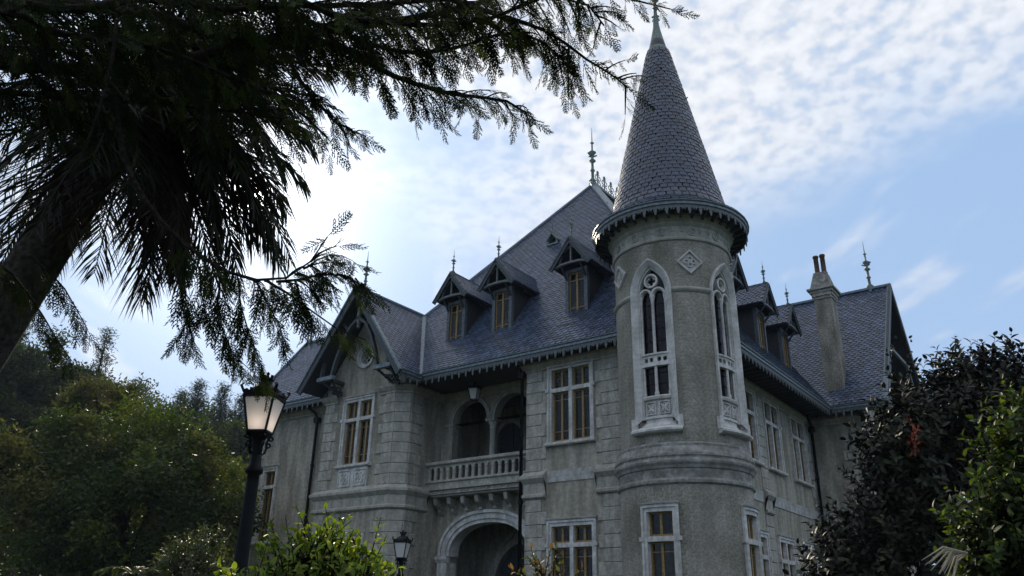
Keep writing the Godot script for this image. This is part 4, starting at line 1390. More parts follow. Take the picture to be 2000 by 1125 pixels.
	roof("wing_roof", Vector3(0, EAVE, -11.0), X, S, PackedVector2Array([Vector2(0.0, 0), Vector2(4.7, 0), Vector2(4.7, Lr), Vector2(-1.8, Lr), Vector2(-1.8, 4.5)]), func(p): return p.y > EAVE + SL * (2.69 - p.x) - 0.2)
	g = Geo.new()
	g.slab(PackedVector3Array([Vector3(4.7, EAVE, -20.2), Vector3(-1.0, EAVE, -20.2), Vector3(-1.0, 15.6, -15.62), Vector3(4.7, 15.6, -15.62)]), Vector3(0, 1, -SL).normalized(), 0.09)
	part(house, "rear_roof", g, M.slate_dark)
	g = Geo.new()
	g.bar(Vector3(4.7, EAVE - 0.15, -10.96), Vector3(4.7, 15.6, -15.6), 0.1, 0.26)
	g.bar(Vector3(4.7, EAVE - 0.15, -20.2), Vector3(4.7, 15.6, -15.6), 0.1, 0.26)
	part(house, "bargeboard", g, M.dark_timber)
	g = Geo.new()
	g.bar(Vector3(4.68, EAVE + 0.02, -10.94), Vector3(4.68, 15.68, -15.6), 0.16, 0.05, Vector3(0, 1, SL).normalized())
	g.bar(Vector3(4.75, 15.68, -15.62), Vector3(-1.0, 15.68, -15.62), 0.2, 0.1)
	part(house, "ridge_capping", g, M.zinc)
	finial(house, Vector3(3.9, 15.7, -15.62), 2.35, 0.85)
	g = Geo.new()
	for s in [1.0, -1.0]:
		g.bar(Vector3(4.55, 9.9, -15.6 + s * 3.4), Vector3(4.55, 12.4, -15.6 + s * 1.4), 0.1, 0.14)
	g.bar(Vector3(4.55, 12.4, -17.3), Vector3(4.55, 12.4, -13.9), 0.1, 0.14)
	part(house, "gable_brace", g, M.grey_timber)
	# --- eaves
	var FE := Fr.new(Vector3(0, 0, 0), Z)
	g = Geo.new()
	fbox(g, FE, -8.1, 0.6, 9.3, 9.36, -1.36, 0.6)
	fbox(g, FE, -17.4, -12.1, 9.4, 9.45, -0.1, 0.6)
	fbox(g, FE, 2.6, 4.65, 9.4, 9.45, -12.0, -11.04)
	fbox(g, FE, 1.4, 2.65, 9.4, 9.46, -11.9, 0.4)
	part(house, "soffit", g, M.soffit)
	valance(FE, -7.42, 0.5, EAVE - 0.03, 0.66)
	valance(FE, -17.45, -12.3, EAVE - 0.03, 0.66)
	valance(Fr.new(Vector3(2.69, 0, 0), X), 1.2, 10.96, EAVE - 0.03, 0.02)
	valance(Fr.new(Vector3(0, 0, -11.0), Z), 2.75, 4.7, EAVE - 0.03, 0.02)
	valance(Fr.new(Vector3(-7.45, 0, 0), X), -1.74, -0.72, 9.39, 0.02)
	g = Geo.new()
	for k in 22:
		var z := -2.2 - k * 0.4
		g.bar(Vector3(1.6, 9.34, z), Vector3(2.5, 9.36, z), 0.07, 0.1)
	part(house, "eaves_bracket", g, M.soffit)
	# --- dormers
	var DF := Fr.new(Vector3(0, 0, 0.64), Z)
	for u in [-6.95, -4.87, -1.85]:
		dormer(DF, u)
	var DS := Fr.new(Vector3(2.69, 0, 0), X)
	for u in [4.3, 7.25, 9.8]:
		dormer(DS, u)
	# small roof vent
	var va := Vector3(-5.2, 15.83, -4.16)
	g = Geo.new()
	for s in [-1.0, 1.0]:
		g.slab(PackedVector3Array([va + Vector3(s * 0.28, 0.0, 0.3), va + Vector3(s * 0.28, 0.0, -0.1), va + Vector3(0, 0.36, -0.4), va + Vector3(0, 0.36, 0.3)] if s > 0 else [va + Vector3(0, 0.36, 0.3), va + Vector3(0, 0.36, -0.4), va + Vector3(-0.28, 0.0, -0.1), va + Vector3(-0.28, 0.0, 0.3)]), Vector3(s * 0.8, 0.6, 0).normalized(), 0.05)
		g.bar(va + Vector3(s * 0.2, -0.15, 0.2), va + Vector3(s * 0.2, 0.08, 0.2), 0.06, 0.06)
	g.bar(va + Vector3(-0.26, -0.17, 0.22), va + Vector3(0.26, -0.17, 0.22), 0.08, 0.06)
	var vt := part(house, "roof_vent", g, M.verdigris)
	finial(vt, va + Vector3(0, 0.36, 0.25), 0.5, 1.1)
	# --- chimney on the right wing
	var c := Vector3(2.86, 0, -11.85)
	g = Geo.new()
	g.box(Transform3D(Basis(), c + Vector3.UP * 12.0), Vector3(0.66, 4.6, 0.72))
	var ch := part(house, "chimney", g, M.roughcast)
	g = Geo.new()
	for st in [[0.74, 0.8, 14.05, 14.14], [0.9, 0.96, 14.3, 14.42], [1.06, 1.12, 14.42, 14.5]]:
		g.box(Transform3D(Basis(), c + Vector3.UP * (st[2] + st[3]) * 0.5), Vector3(st[0], st[3] - st[2], st[1]))
	for s in [Vector3(0, 0, 0.4), Vector3(0.36, 0, 0), Vector3(-0.36, 0, 0)]:
		var f := Fr.new(c + s, s.normalized())
		for k in 4:
			fprism(g, f, PackedVector2Array([Vector2(-0.36 + 0.18 * k, 14.3), Vector2(-0.36 + 0.18 * k, 14.18), Vector2(-0.29 + 0.18 * k, 14.14), Vector2(-0.25 + 0.18 * k, 14.14), Vector2(-0.18 + 0.18 * k, 14.18), Vector2(-0.18 + 0.18 * k, 14.3)]), -0.05, 0.05)
	g.box(Transform3D(Basis(), c + Vector3.UP * 14.2), Vector3(0.7, 0.2, 0.76))
	part(ch, "cornice", g, M.stone)
	g = Geo.new()
	var q := [0.42, 0.45, 0.24, 0.28]
	var b: Array = []
	for k in 8:
		var lo := k < 4
		var w: float = q[0] if lo else q[2]
		var d: float = q[1] if lo else q[3]
		b.append(c + Vector3([-w, w, w, -w][k % 4], 14.5 if lo else 15.25, [d, d, -d, -d][k % 4]))
	for k in 4:
		g.quad(b[k], b[(k + 1) % 4], b[4 + (k + 1) % 4], b[4 + k])
	g.quad(b[4], b[5], b[6], b[7])
	part(ch, "chimney_head", g, M.weathered_stone)
	for s in [-0.14, 0.13]:
		g = Geo.new(true)
		g.lathe(c + Vector3(s, 15.22, 0.05 * s), [Vector2(0.13, 0.0), Vector2(0.13, 0.08), Vector2(0.1, 0.12), Vector2(0.095, 0.78), Vector2(0.12, 0.8), Vector2(0.12, 0.88), Vector2(0.08, 0.88), Vector2(0.07, 0.5)], 10)
		part(ch, "chimney_pot", g, M.pot)


# ---------------------------------------------------------------- lamps
func lantern(parent: Node3D, o: Vector3, s: float, turn: float, lit := false) -> void:   # o: foot of the glass; s: width of the glass at its top
	var R := Basis(Vector3.UP, turn)
	var h := s * 1.12
	var lo := s * 0.30
	var hi := s * 0.5
	var c: Array = []
	for k in 8:
		var w := lo if k < 4 else hi
		c.append(o + R * Vector3([-w, w, w, -w][k % 4], 0.0 if k < 4 else h, [w, w, -w, -w][k % 4]))
	var g := Geo.new()
	for k in 4:
		var q := (k + 1) % 4
		g.bar(c[k], c[k + 4], s * 0.06, s * 0.06)
		g.bar(c[k], c[q], s * 0.07, s * 0.07)
		g.bar(c[k + 4], c[q + 4], s * 0.09, s * 0.1)
	part(parent, "lantern_frame", g, M.iron)
	for k in 4:
		var q := (k + 1) % 4
		g = Geo.new()
		var n := ((c[q] - c[k]) as Vector3).cross(c[k + 4] - c[k]).normalized()
		g.slab(PackedVector3Array([c[k], c[q], c[q + 4], c[k + 4]]), n, 0.006)
		part(parent, "pane", g, M.frosted_glass)
	# pierced gallery, roof and crown
	g = Geo.new()
	for k in 4:
		var q := (k + 1) % 4
		var a: Vector3 = c[k + 4] + Vector3.UP * s * 0.08
		var b: Vector3 = c[q + 4] + Vector3.UP * s * 0.08
		g.bar(a, b, s * 0.05, s * 0.16)
		for j in 7:
			var p := a.lerp(b, (j + 0.5) / 7.0)
			g.bar(p + Vector3.UP * s * 0.06, p + Vector3.UP * s * (0.17 if j % 2 else 0.13), s * 0.08, s * 0.03)
			g.bar(p - Vector3.UP * s * 0.06, p - Vector3.UP * s * 0.15, s * 0.04, s * 0.03)
		var d := (c[k + 4] - o - Vector3.UP * h).normalized() as Vector3
		g.bar(a, a + d * s * 0.14 + Vector3.UP * s * 0.24, s * 0.09, s * 0.05, d)
		g.bar(a + d * s * 0.14 + Vector3.UP * s * 0.2, a + d * s * 0.06 + Vector3.UP * s * 0.3, s * 0.08, s * 0.05, d)
	part(parent, "gallery", g, M.iron)
	g = Geo.new(true)
	var t := o + Vector3.UP * (h + s * 0.06)
	g.lathe(t, [Vector2(s * 0.62, 0.0), Vector2(s * 0.6, s * 0.04), Vector2(s * 0.5, s * 0.2), Vector2(s * 0.34, s * 0.34), Vector2(s * 0.2, s * 0.4), Vector2(s * 0.17, s * 0.52), Vector2(s * 0.22, s * 0.54), Vector2(s * 0.2, s * 0.6), Vector2(s * 0.06, s * 0.66), Vector2(s * 0.04, s * 0.74), Vector2(s * 0.07, s * 0.78), Vector2(0.0, s * 0.86)], 12)
	g.smooth(false)
	for k in 6:
		var d := Vector3(cos(k * TAU / 6), 0, sin(k * TAU / 6))
		g.bar(t + Vector3.UP * s * 0.56 + d * s * 0.2, t + Vector3.UP * s * 0.7 + d * s * 0.25, s * 0.09, s * 0.03, d)
	part(parent, "lantern_roof", g, M.iron)
	g = Geo.new(true)
	g.lathe(o, [Vector2(0.0, 0.02), Vector2(s * 0.05, 0.03), Vector2(s * 0.09, s * 0.25), Vector2(s * 0.08, s * 0.4), Vector2(0.0, s * 0.48)], 10)
	part(parent, "bulb", g, M.lit_bulb if lit else M.frosted_glass)
	if lit:
		var ol := OmniLight3D.new()
		ol.name = "lamp_light"
		ol.position = o + Vector3.UP * s * 0.3
		ol.light_energy = 0.022
		ol.light_color = Color(1.0, 0.98, 0.96)
		ol.light_size = 0.03
		ol.omni_range = 30.0
		ol.omni_attenuation = 2.0
		ol.shadow_enabled = true
		parent.add_child(ol)


func street_lamp(label: String, at: Vector3, h: float, turn: float, lit := false) -> void:   # h: height of the foot of the glass
	var t := thing("street_lamp", label, "street lamp", at)
	var s := 0.31
	var g := Geo.new(true)
	g.lathe(Vector3.ZERO, [Vector2(0.22, 0.0), Vector2(0.22, 0.12), Vector2(0.16, 0.2), Vector2(0.13, 0.7), Vector2(0.15, 0.75), Vector2(0.09, 0.8), Vector2(0.078, 1.0), Vector2(0.06, h - 0.5), Vector2(0.058, h - 0.42), Vector2(0.085, h - 0.4), Vector2(0.085, h - 0.36), Vector2(0.06, h - 0.33), Vector2(0.05, h - 0.2), Vector2(0.05, h - 0.1), Vector2(0.07, h - 0.06), Vector2(0.1, h - 0.02), Vector2(0.1, h)], 14)
	part(t, "post", g, M.iron)
	g = Geo.new()
	for k in 4:
		var d := Vector3(cos(turn + k * PI / 2 + PI / 4), 0, -sin(turn + k * PI / 2 + PI / 4))
		var f := Fr.new(Vector3(0, h - 0.14, 0), Vector3.UP.cross(d).cross(Vector3.UP).cross(Vector3.UP))
		f.r = d
		fsweep(g, f, PackedVector2Array([Vector2(0.04, -0.08), Vector2(0.075, -0.06), Vector2(0.09, -0.01), Vector2(0.085, 0.04), Vector2(0.1, 0.1), Vector2(0.12, 0.13)]), 0.02, -0.012, 0.012)
		fsweep(g, f, ring_pts(Vector2(0.105, 0.02), 0.022, 8), 0.014, -0.012, 0.012, true)
		fsweep(g, f, ring_pts(Vector2(0.125, 0.09), 0.02, 8), 0.014, -0.012, 0.012, true)
	part(t, "scroll_bracket", g, M.iron)
	lantern(t, Vector3(0, h, 0), s, turn, lit)


func build_lamps() -> void:
	var fg := StandardMaterial3D.new()
	fg.resource_name = "frosted glass"
	fg.albedo_color = lin(0.86, 0.85, 0.835)
	fg.roughness = 0.5
	fg.backlight_enabled = true
	fg.backlight = Color(1.0, 0.97, 0.94)
	fg.albedo_texture = white()
	M["frosted_glass"] = fg
	var lb := StandardMaterial3D.new()
	lb.resource_name = "lit bulb"
	lb.albedo_color = Color(0.9, 0.85, 0.8)
	lb.emission_enabled = true
	lb.emission = Color(1.0, 0.9, 0.8)
	lb.emission_energy_multiplier = 1.5
	M["lit_bulb"] = lb
	street_lamp("large black street lamp with a frosted lantern, in front of the left wing", Vector3(4.03, 0, 14.98), 3.33, 0.55, true)
	street_lamp("small far street lamp standing before the entrance arch, above the leafy bush", Vector3(-2.87, 0, 5.75), 3.0, 0.4)
	var t := thing("hanging_lantern", "dark lantern hung from the eaves over the balcony arches", "lantern", Vector3(-6.02, 8.62, -0.45))
	var g := Geo.new()
	g.bar(Vector3(0, 0.55, 0), Vector3(0, 0.72, 0), 0.025, 0.025)
	part(t, "chain", g, M.iron)
	lantern(t, Vector3.ZERO, 0.34, 0.3)


# ---------------------------------------------------------------- plants
func leaf_mat(called: String, rough: float, spec: float, through: Color) -> StandardMaterial3D:
	var m := StandardMaterial3D.new()
	m.resource_name = called
	m.albedo_color = Color.WHITE
	m.vertex_color_use_as_albedo = true
	m.roughness = rough
	m.metallic_specular = spec
	m.backlight_enabled = true
	m.backlight = through
	M[called] = m
	return m


func solid(m: StandardMaterial3D, c: Color) -> StandardMaterial3D:   # the same leaf for a single mesh
	var o := m.duplicate() as StandardMaterial3D
	o.vertex_color_use_as_albedo = false
	o.albedo_color = c.linear_to_srgb()
	o.albedo_texture = white()
	return o


func white() -> Texture2D:
	if not M.has("white"):
		var im := Image.create(4, 4, false, Image.FORMAT_RGB8)
		im.fill(Color.WHITE)
		M["white"] = ImageTexture.create_from_image(im)
	return M.white


func leaf_mesh(l: float, w: float, fold := 0.18, curl := 0.2) -> ArrayMesh:   # base at the origin, growing along y, face towards z
	var g := Geo.new(true)
	var n := 4
	var pl := Vector3.ZERO
	var pm := Vector3.ZERO
	var pr := Vector3.ZERO
	for k in range(1, n + 1):
		var t := float(k) / n
		var hw := w * 0.5 * pow(sin(PI * pow(t, 0.8)), 0.8) if k < n else 0.0
		var y := l * t
		var z := -curl * l * t * t
		var m := Vector3(0, y, z)
		var a := Vector3(-hw, y, z + fold * hw * 2.0)
		var b := Vector3(hw, y, z + fold * hw * 2.0)
		if k == 1:
			g.tri(pm, m, a); g.tri(pm, b, m)
		elif k == n:
			g.tri(pl, pm, m); g.tri(pm, pr, m)
		else:
			g.quad(pl, pm, m, a); g.quad(pm, pr, b, m)
		pl = a; pm = m; pr = b
	return g.mesh()


func clump_mesh(n: int, spread: float, l: float, w: float, sd: int) -> ArrayMesh:   # some leaves together, for trees farther off
	var r := RandomNumberGenerator.new()
	r.seed = sd
	var g := Geo.new()
	for k in n:
		var o := Vector3(r.randfn(), r.randfn() * 0.8, r.randfn()) * spread * 0.5
		var d := Vector3(r.randfn(), r.randfn() * 0.5 - 0.1, r.randfn()).normalized()
		var s := d.cross(Vector3(r.randfn(), r.randfn(), r.randfn())).normalized()
		var ll := l * r.randf_range(0.7, 1.3)
		var nn := d.cross(s) * w * 0.12
		g.quad(o, o + d * ll * 0.5 - s * w * 0.5 + nn, o + d * ll, o + d * ll * 0.5 + s * w * 0.5 + nn)
	return g.mesh()


func tint(c: Color, v := 0.35) -> Color:
	var k := 1.0 + rng.randf_range(-v, v)
	return Color(c.r * k * rng.randf_range(0.9, 1.12), c.g * k, c.b * k * rng.randf_range(0.85, 1.15))


func rand_basis(up := 0.0) -> Basis:
	return Basis(Quaternion(Vector3(rng.randfn(), rng.randfn(), rng.randfn()).normalized(), rng.randf() * TAU)) if up <= 0.0 else Basis(Vector3.UP, rng.randf() * TAU) * Basis(Vector3.RIGHT, rng.randf_range(-up, up)) * Basis(Vector3.BACK, rng.randf_range(-up, up))


func trunk_part(t: Node3D, called: String, pts: Array, r0: float, r1: float, m: Material, n := 8) -> void:
	var p := PackedVector3Array()
	var r := PackedFloat32Array()
	for k in pts.size():
		p.append(pts[k])
		r.append(lerpf(r0, r1, float(k) / (pts.size() - 1)))
	var g := Geo.new(true)
	g.tube(p, r, n)
	part(t, called, g, m)


func broadleaf(called: String, label: String, at: Vector3, lobes: Array, count: int, clump: ArrayMesh, m: Material, cols: Array, trunk := 0.25, group := "", hollow := 0.5) -> Node3D:   # lobes: [centre above at, radii]
	var t := thing(called, label, "tree", at, group)
	var mid := Vector3.ZERO
	for l in lobes: mid += l[0]
	mid /= lobes.size()
	trunk_part(t, "trunk", [Vector3(0, -1.0, 0), Vector3(0.1, mid.y * 0.3, 0.05), Vector3(mid.x * 0.5, mid.y * 0.7, mid.z * 0.5), mid], trunk, trunk * 0.4, M.bark)
	for l in lobes:
		var c: Vector3 = l[0]
		trunk_part(t, "limb", [Vector3(mid.x * 0.4, mid.y * 0.55, mid.z * 0.4), (mid * 0.5 + c * 0.5) - Vector3(0, 0.2, 0), c, c + (c - mid) * 0.4 + Vector3(0, (l[1] as Vector3).y * 0.4, 0)], trunk * 0.45, trunk * 0.08, M.bark, 5)
	var ts: Array = []
	var cs: Array = []
	var total := 0.0
	for l in lobes: total += pow((l[1] as Vector3).x * (l[1] as Vector3).z * (l[1] as Vector3).y, 0.67)
	for l in lobes:
		var rad: Vector3 = l[1]
		var n := int(count * pow(rad.x * rad.y * rad.z, 0.67) / total)
		var heads: Array = []   # the crown is made of leafy heads with gaps between them
		for k in maxi(7, int(n / 26.0)):
			var d := Vector3(rng.randfn(), rng.randfn(), rng.randfn()).normalized()
			heads.append([d * rng.randf_range(hollow, 1.0) * rad, rng.randf_range(0.13, 0.27), cols[rng.randi_range(0, cols.size() - 1)]])
		for k in n:
			var hd: Array = heads[rng.randi_range(0, heads.size() - 1)]
			var d: Vector3 = Vector3(rng.randfn(), rng.randfn() * 0.7, rng.randfn()) * 0.55 * hd[1]
			ts.append(Transform3D(rand_basis().scaled(Vector3.ONE * rng.randf_range(0.6, 1.15)), l[0] + hd[0] + d * rad))
			cs.append(tint(hd[2], 0.3))
	copies(t, "crown", clump, m, ts, cs)
	return t


func conifer_far(label: String, at: Vector3, h: float, r: float, m: Material, c: Color, clump: ArrayMesh, group := "", gap := 0.0) -> void:
	var t := thing("conifer_tree", label, "tree", at, group)
	trunk_part(t, "trunk", [Vector3(0, -1, 0), Vector3(0, h * 0.5, 0), Vector3(0, h, 0)], h * 0.018, 0.02, M.bark, 6)
	var ts: Array = []
	var cs: Array = []
	var y := h * (0.12 + gap)
	while y < h:
		var f := 1.0 - (y - h * gap) / (h * (1.0 - gap))
		var rr := r * (0.12 + pow(f, 0.75)) * rng.randf_range(0.65, 1.15)
		var n := 3 + int(rr * 4.0)
		for k in n:
			var a := rng.randf() * TAU
			var steps := maxi(2, int(rr / 0.4))
			for j in steps:
				var q := (j + 0.6) / steps * rr
				ts.append(Transform3D(rand_basis(0.5).scaled(Vector3.ONE * rng.randf_range(0.7, 1.2)), Vector3(cos(a) * q, y - q * 0.25 + rng.randf_range(-0.15, 0.15), sin(a) * q)))
				cs.append(tint(c, 0.3))
		y += h * 0.035 * rng.randf_range(0.7, 1.4)
	copies(t, "crown", clump, m, ts, cs)


func scatter(t: Node3D, one: String, many: String, meshes: Array, m: StandardMaterial3D, cols: Array, ts: Array, singles: int, far_first := false) -> void:   # the nearest copies as parts, the rest as one mass
	var mats: Array = []
	for c in cols: mats.append(solid(m, c))
	var eye := EYE - t.position
	var d: Array = []
	for k in ts.size(): d.append([(ts[k] as Transform3D).origin.distance_squared_to(eye), k])
	d.sort()
	var rest: Array = []
	var cs: Array = []
	for k in d.size():
		if k < singles:
			put(t, one, meshes[k % meshes.size()], mats[rng.randi_range(0, mats.size() - 1)], ts[d[k][1]])
		else:
			rest.append(ts[d[k][1]])
			cs.append(tint(cols[rng.randi_range(0, cols.size() - 1)]))
	copies(t, many, meshes[0], m, rest, cs)


func shrub(called: String, label: String, at: Vector3, lobes: Array, twigs: int, per: int, meshes: Array, m: StandardMaterial3D, cols: Array, singles: int, stem_len := 0.35, lift := 0.5) -> Node3D:   # leaves set along twigs that leave the lobes' surface
	var t := thing(called, label, "shrub", at)
	var ts: Array = []
	var g := Geo.new()
	var base := Vector3(0, 0, 0)
	var bag: Array = []
	for l in lobes:
		for k in maxi(1, int(pow((l[1] as Vector3).x * 20.0, 1.6))): bag.append(l)
	for k in twigs:
		var l: Array = bag[rng.randi_range(0, bag.size() - 1)]
		var d := Vector3(rng.randfn(), rng.randfn() * 0.9 + 0.35, rng.randfn()).normalized()
		var rad: Vector3 = l[1]
		var o: Vector3 = l[0] + d * rad * lerpf(0.35, 1.0, pow(rng.randf(), 0.5))
		var dir := (d + Vector3.UP * lift + Vector3(rng.randfn(), rng.randfn(), rng.randfn()) * 0.35).normalized()
		var L := stem_len * rng.randf_range(0.6, 1.3)
		g.tube(PackedVector3Array([o - dir * L * 0.6, o, o + dir * L]), PackedFloat32Array([0.006, 0.005, 0.002]), 3, false)
		var side := dir.cross(Vector3(rng.randfn(), rng.randfn(), rng.randfn())).normalized()
		for j in per:
			var f := float(j) / per
			side = side.rotated(dir, 2.4)
			var ld := (side + dir * lerpf(0.35, 1.1, f)).normalized()
			var face := (dir - ld * dir.dot(ld) + Vector3.UP * 0.4).normalized()
			var x := ld.cross(face).normalized()
			ts.append(Transform3D(Basis(x, ld, x.cross(ld)).scaled(Vector3.ONE * rng.randf_range(0.65, 1.2)), o + dir * L * (f * 1.0)))
	for l in lobes:
		var c: Vector3 = l[0]
		g.tube(PackedVector3Array([base, base.lerp(c, 0.5) + Vector3(0.1, -0.1, 0), c, c + Vector3(0, (l[1] as Vector3).y * 0.5, 0)]), PackedFloat32Array([0.03, 0.025, 0.015, 0.004]), 5, false)
	part(t, "branches", g, M.bark)
	scatter(t, "leaf", "leaves", meshes, m, cols, ts, singles)
	return t


func spray_mesh(sd: int, L := 1.0) -> ArrayMesh:   # a flat drooping spray of a cypress: growing along y, face towards z
	var r := RandomNumberGenerator.new()
	r.seed = sd
	var g := Geo.new()
	var lean := r.randf_range(-0.25, 0.25)
	var axis := func(t: float) -> Vector3: return Vector3(lean * t * t * 0.6, t * L, -0.25 * t * t)
	var rib := func(a: Vector3, b: Vector3, w: float) -> void:
		var s := (b - a).normalized().cross(Vector3(0, 0, 1)).normalized() * w
		var m := a.lerp(b, 0.5) + Vector3(0, 0, w * 0.5)
		g.quad(a, m + s, b, m - s)
	var n := 11
	for k in n:
		rib.call(axis.call(float(k) / n), axis.call(float(k + 1.4) / n), 0.016)
		if k == 0: continue
		var t := float(k) / n
		var len := (0.36 * pow(1.0 - t, 0.7) + 0.07) * r.randf_range(0.7, 1.15) * (0.5 + 0.5 * minf(1.0, t * 3.5))
		for s in [-1.0, 1.0]:
			if r.randf() < 0.08: continue
			var o: Vector3 = axis.call(t + (0.035 if s > 0 else 0.0))
			var a := 0.62 + r.randf_range(-0.12, 0.12)
			var d := Vector3(s * sin(a), cos(a), r.randf_range(-0.35, 0.1))
			var steps := maxi(2, int(len / 0.06))
			var p := o
			for j in steps:
				var q := p + (d + Vector3(0, 0.3, -0.2) * (float(j) / steps)).normalized() * len / steps
				rib.call(p, q + (q - p) * 0.35, 0.017)
				var sl := 0.062 * (1.0 - 0.4 * float(j) / steps) * r.randf_range(0.7, 1.3)
				var e := 1.0 if j % 2 else -1.0
				rib.call(p, p + d.rotated(Vector3(0, 0, 1), e * 0.6) * sl, 0.013)
				rib.call(q, q + d.rotated(Vector3(0, 0, 1), -e * 0.6) * sl, 0.013)
				p = q
	return g.mesh()


func hang(dir: Vector3, droop: float) -> Basis:   # a spray's axes for the way it grows
	var y := (dir + Vector3.DOWN * droop).normalized()
	var z := Vector3(rng.randfn(), rng.randfn() * 0.6, rng.randfn())
	var x := y.cross(z).normalized()
	return Basis(x, y, x.cross(y))


func bough(t: Node3D, pts: Array, r0: float, r1: float, sprays: Array, density: float, length: float, droop := 1.0, bare := 0.0, side := 0.45, sub := 0.0) -> void:   # a limb with sprays hung along it
	var c := Curve3D.new()
	for k in pts.size():
		var a: Vector3 = pts[maxi(k - 1, 0)]
		var b: Vector3 = pts[mini(k + 1, pts.size() - 1)]
		c.add_point(pts[k], (a - b) * 0.16, (b - a) * 0.16)
	var L := c.get_baked_length()
	var n := maxi(4, int(L / 0.18))
	var p := PackedVector3Array()
	var r := PackedFloat32Array()
	for k in n + 1:
		p.append(c.sample_baked(L * k / n))
		r.append(lerpf(r0, r1, pow(float(k) / n, 0.7)) * rng.randf_range(0.92, 1.08))
	var g := Geo.new(true)
	g.tube(p, r, 6)
	part(t, "limb", g, M.bark)
	if density <= 0.0: return
	var x := L * bare
	while x < L:
		var at := c.sample_baked(x)
		var dir := (c.sample_baked(minf(x + 0.05, L)) - c.sample_baked(maxf(x - 0.05, 0.0))).normalized()
		var out := dir.cross(Vector3.UP).normalized() * (1.0 if rng.randf() < 0.5 else -1.0)
		var way := (dir * rng.randf_range(0.25, 0.9) + out * rng.randf_range(0.2, 1.0) * side * 2.0 + Vector3.UP * rng.randf_range(-0.2, 0.35)).normalized()
		var taper := lerpf(1.0, 0.62, x / L)
		if sub > 0.0 and rng.randf() < 0.6:   # a twig with sprays of its own
			var sl := sub * rng.randf_range(0.5, 1.2) * taper
			var q := at
			var v := way
			var steps := maxi(3, int(sl / 0.075))
			var tp := PackedVector3Array([q])
			var tr := PackedFloat32Array([0.009])
			for j in steps:
				v = (v + Vector3.DOWN * 0.16 * droop).normalized()
				q += v * sl / steps
				tp.append(q); tr.append(lerpf(0.009, 0.003, float(j + 1) / steps))
				var o := v.cross(Vector3(rng.randfn(), rng.randfn(), rng.randfn())).normalized()
				sprays.append(Transform3D(hang(v * 0.9 + o * rng.randf_range(0.2, 1.0), droop * 0.75).scaled(Vector3.ONE * length * 0.85 * taper * rng.randf_range(0.6, 1.15)), q))
			g = Geo.new(true)
			g.tube(tp, tr, 4, false)
			twigs.append_array([tp, tr])
		else:
			sprays.append(Transform3D(hang(way, droop).scaled(Vector3.ONE * length * taper * rng.randf_range(0.65, 1.2)), at))
		x += rng.randf_range(0.5, 1.5) / (density * 2.0)
	sprays.append(Transform3D(hang((c.sample_baked(L) - c.sample_baked(L - 0.1)).normalized() * 2.0, droop * 0.5).scaled(Vector3.ONE * length * 0.7), c.sample_baked(L)))

var twigs: Array = []


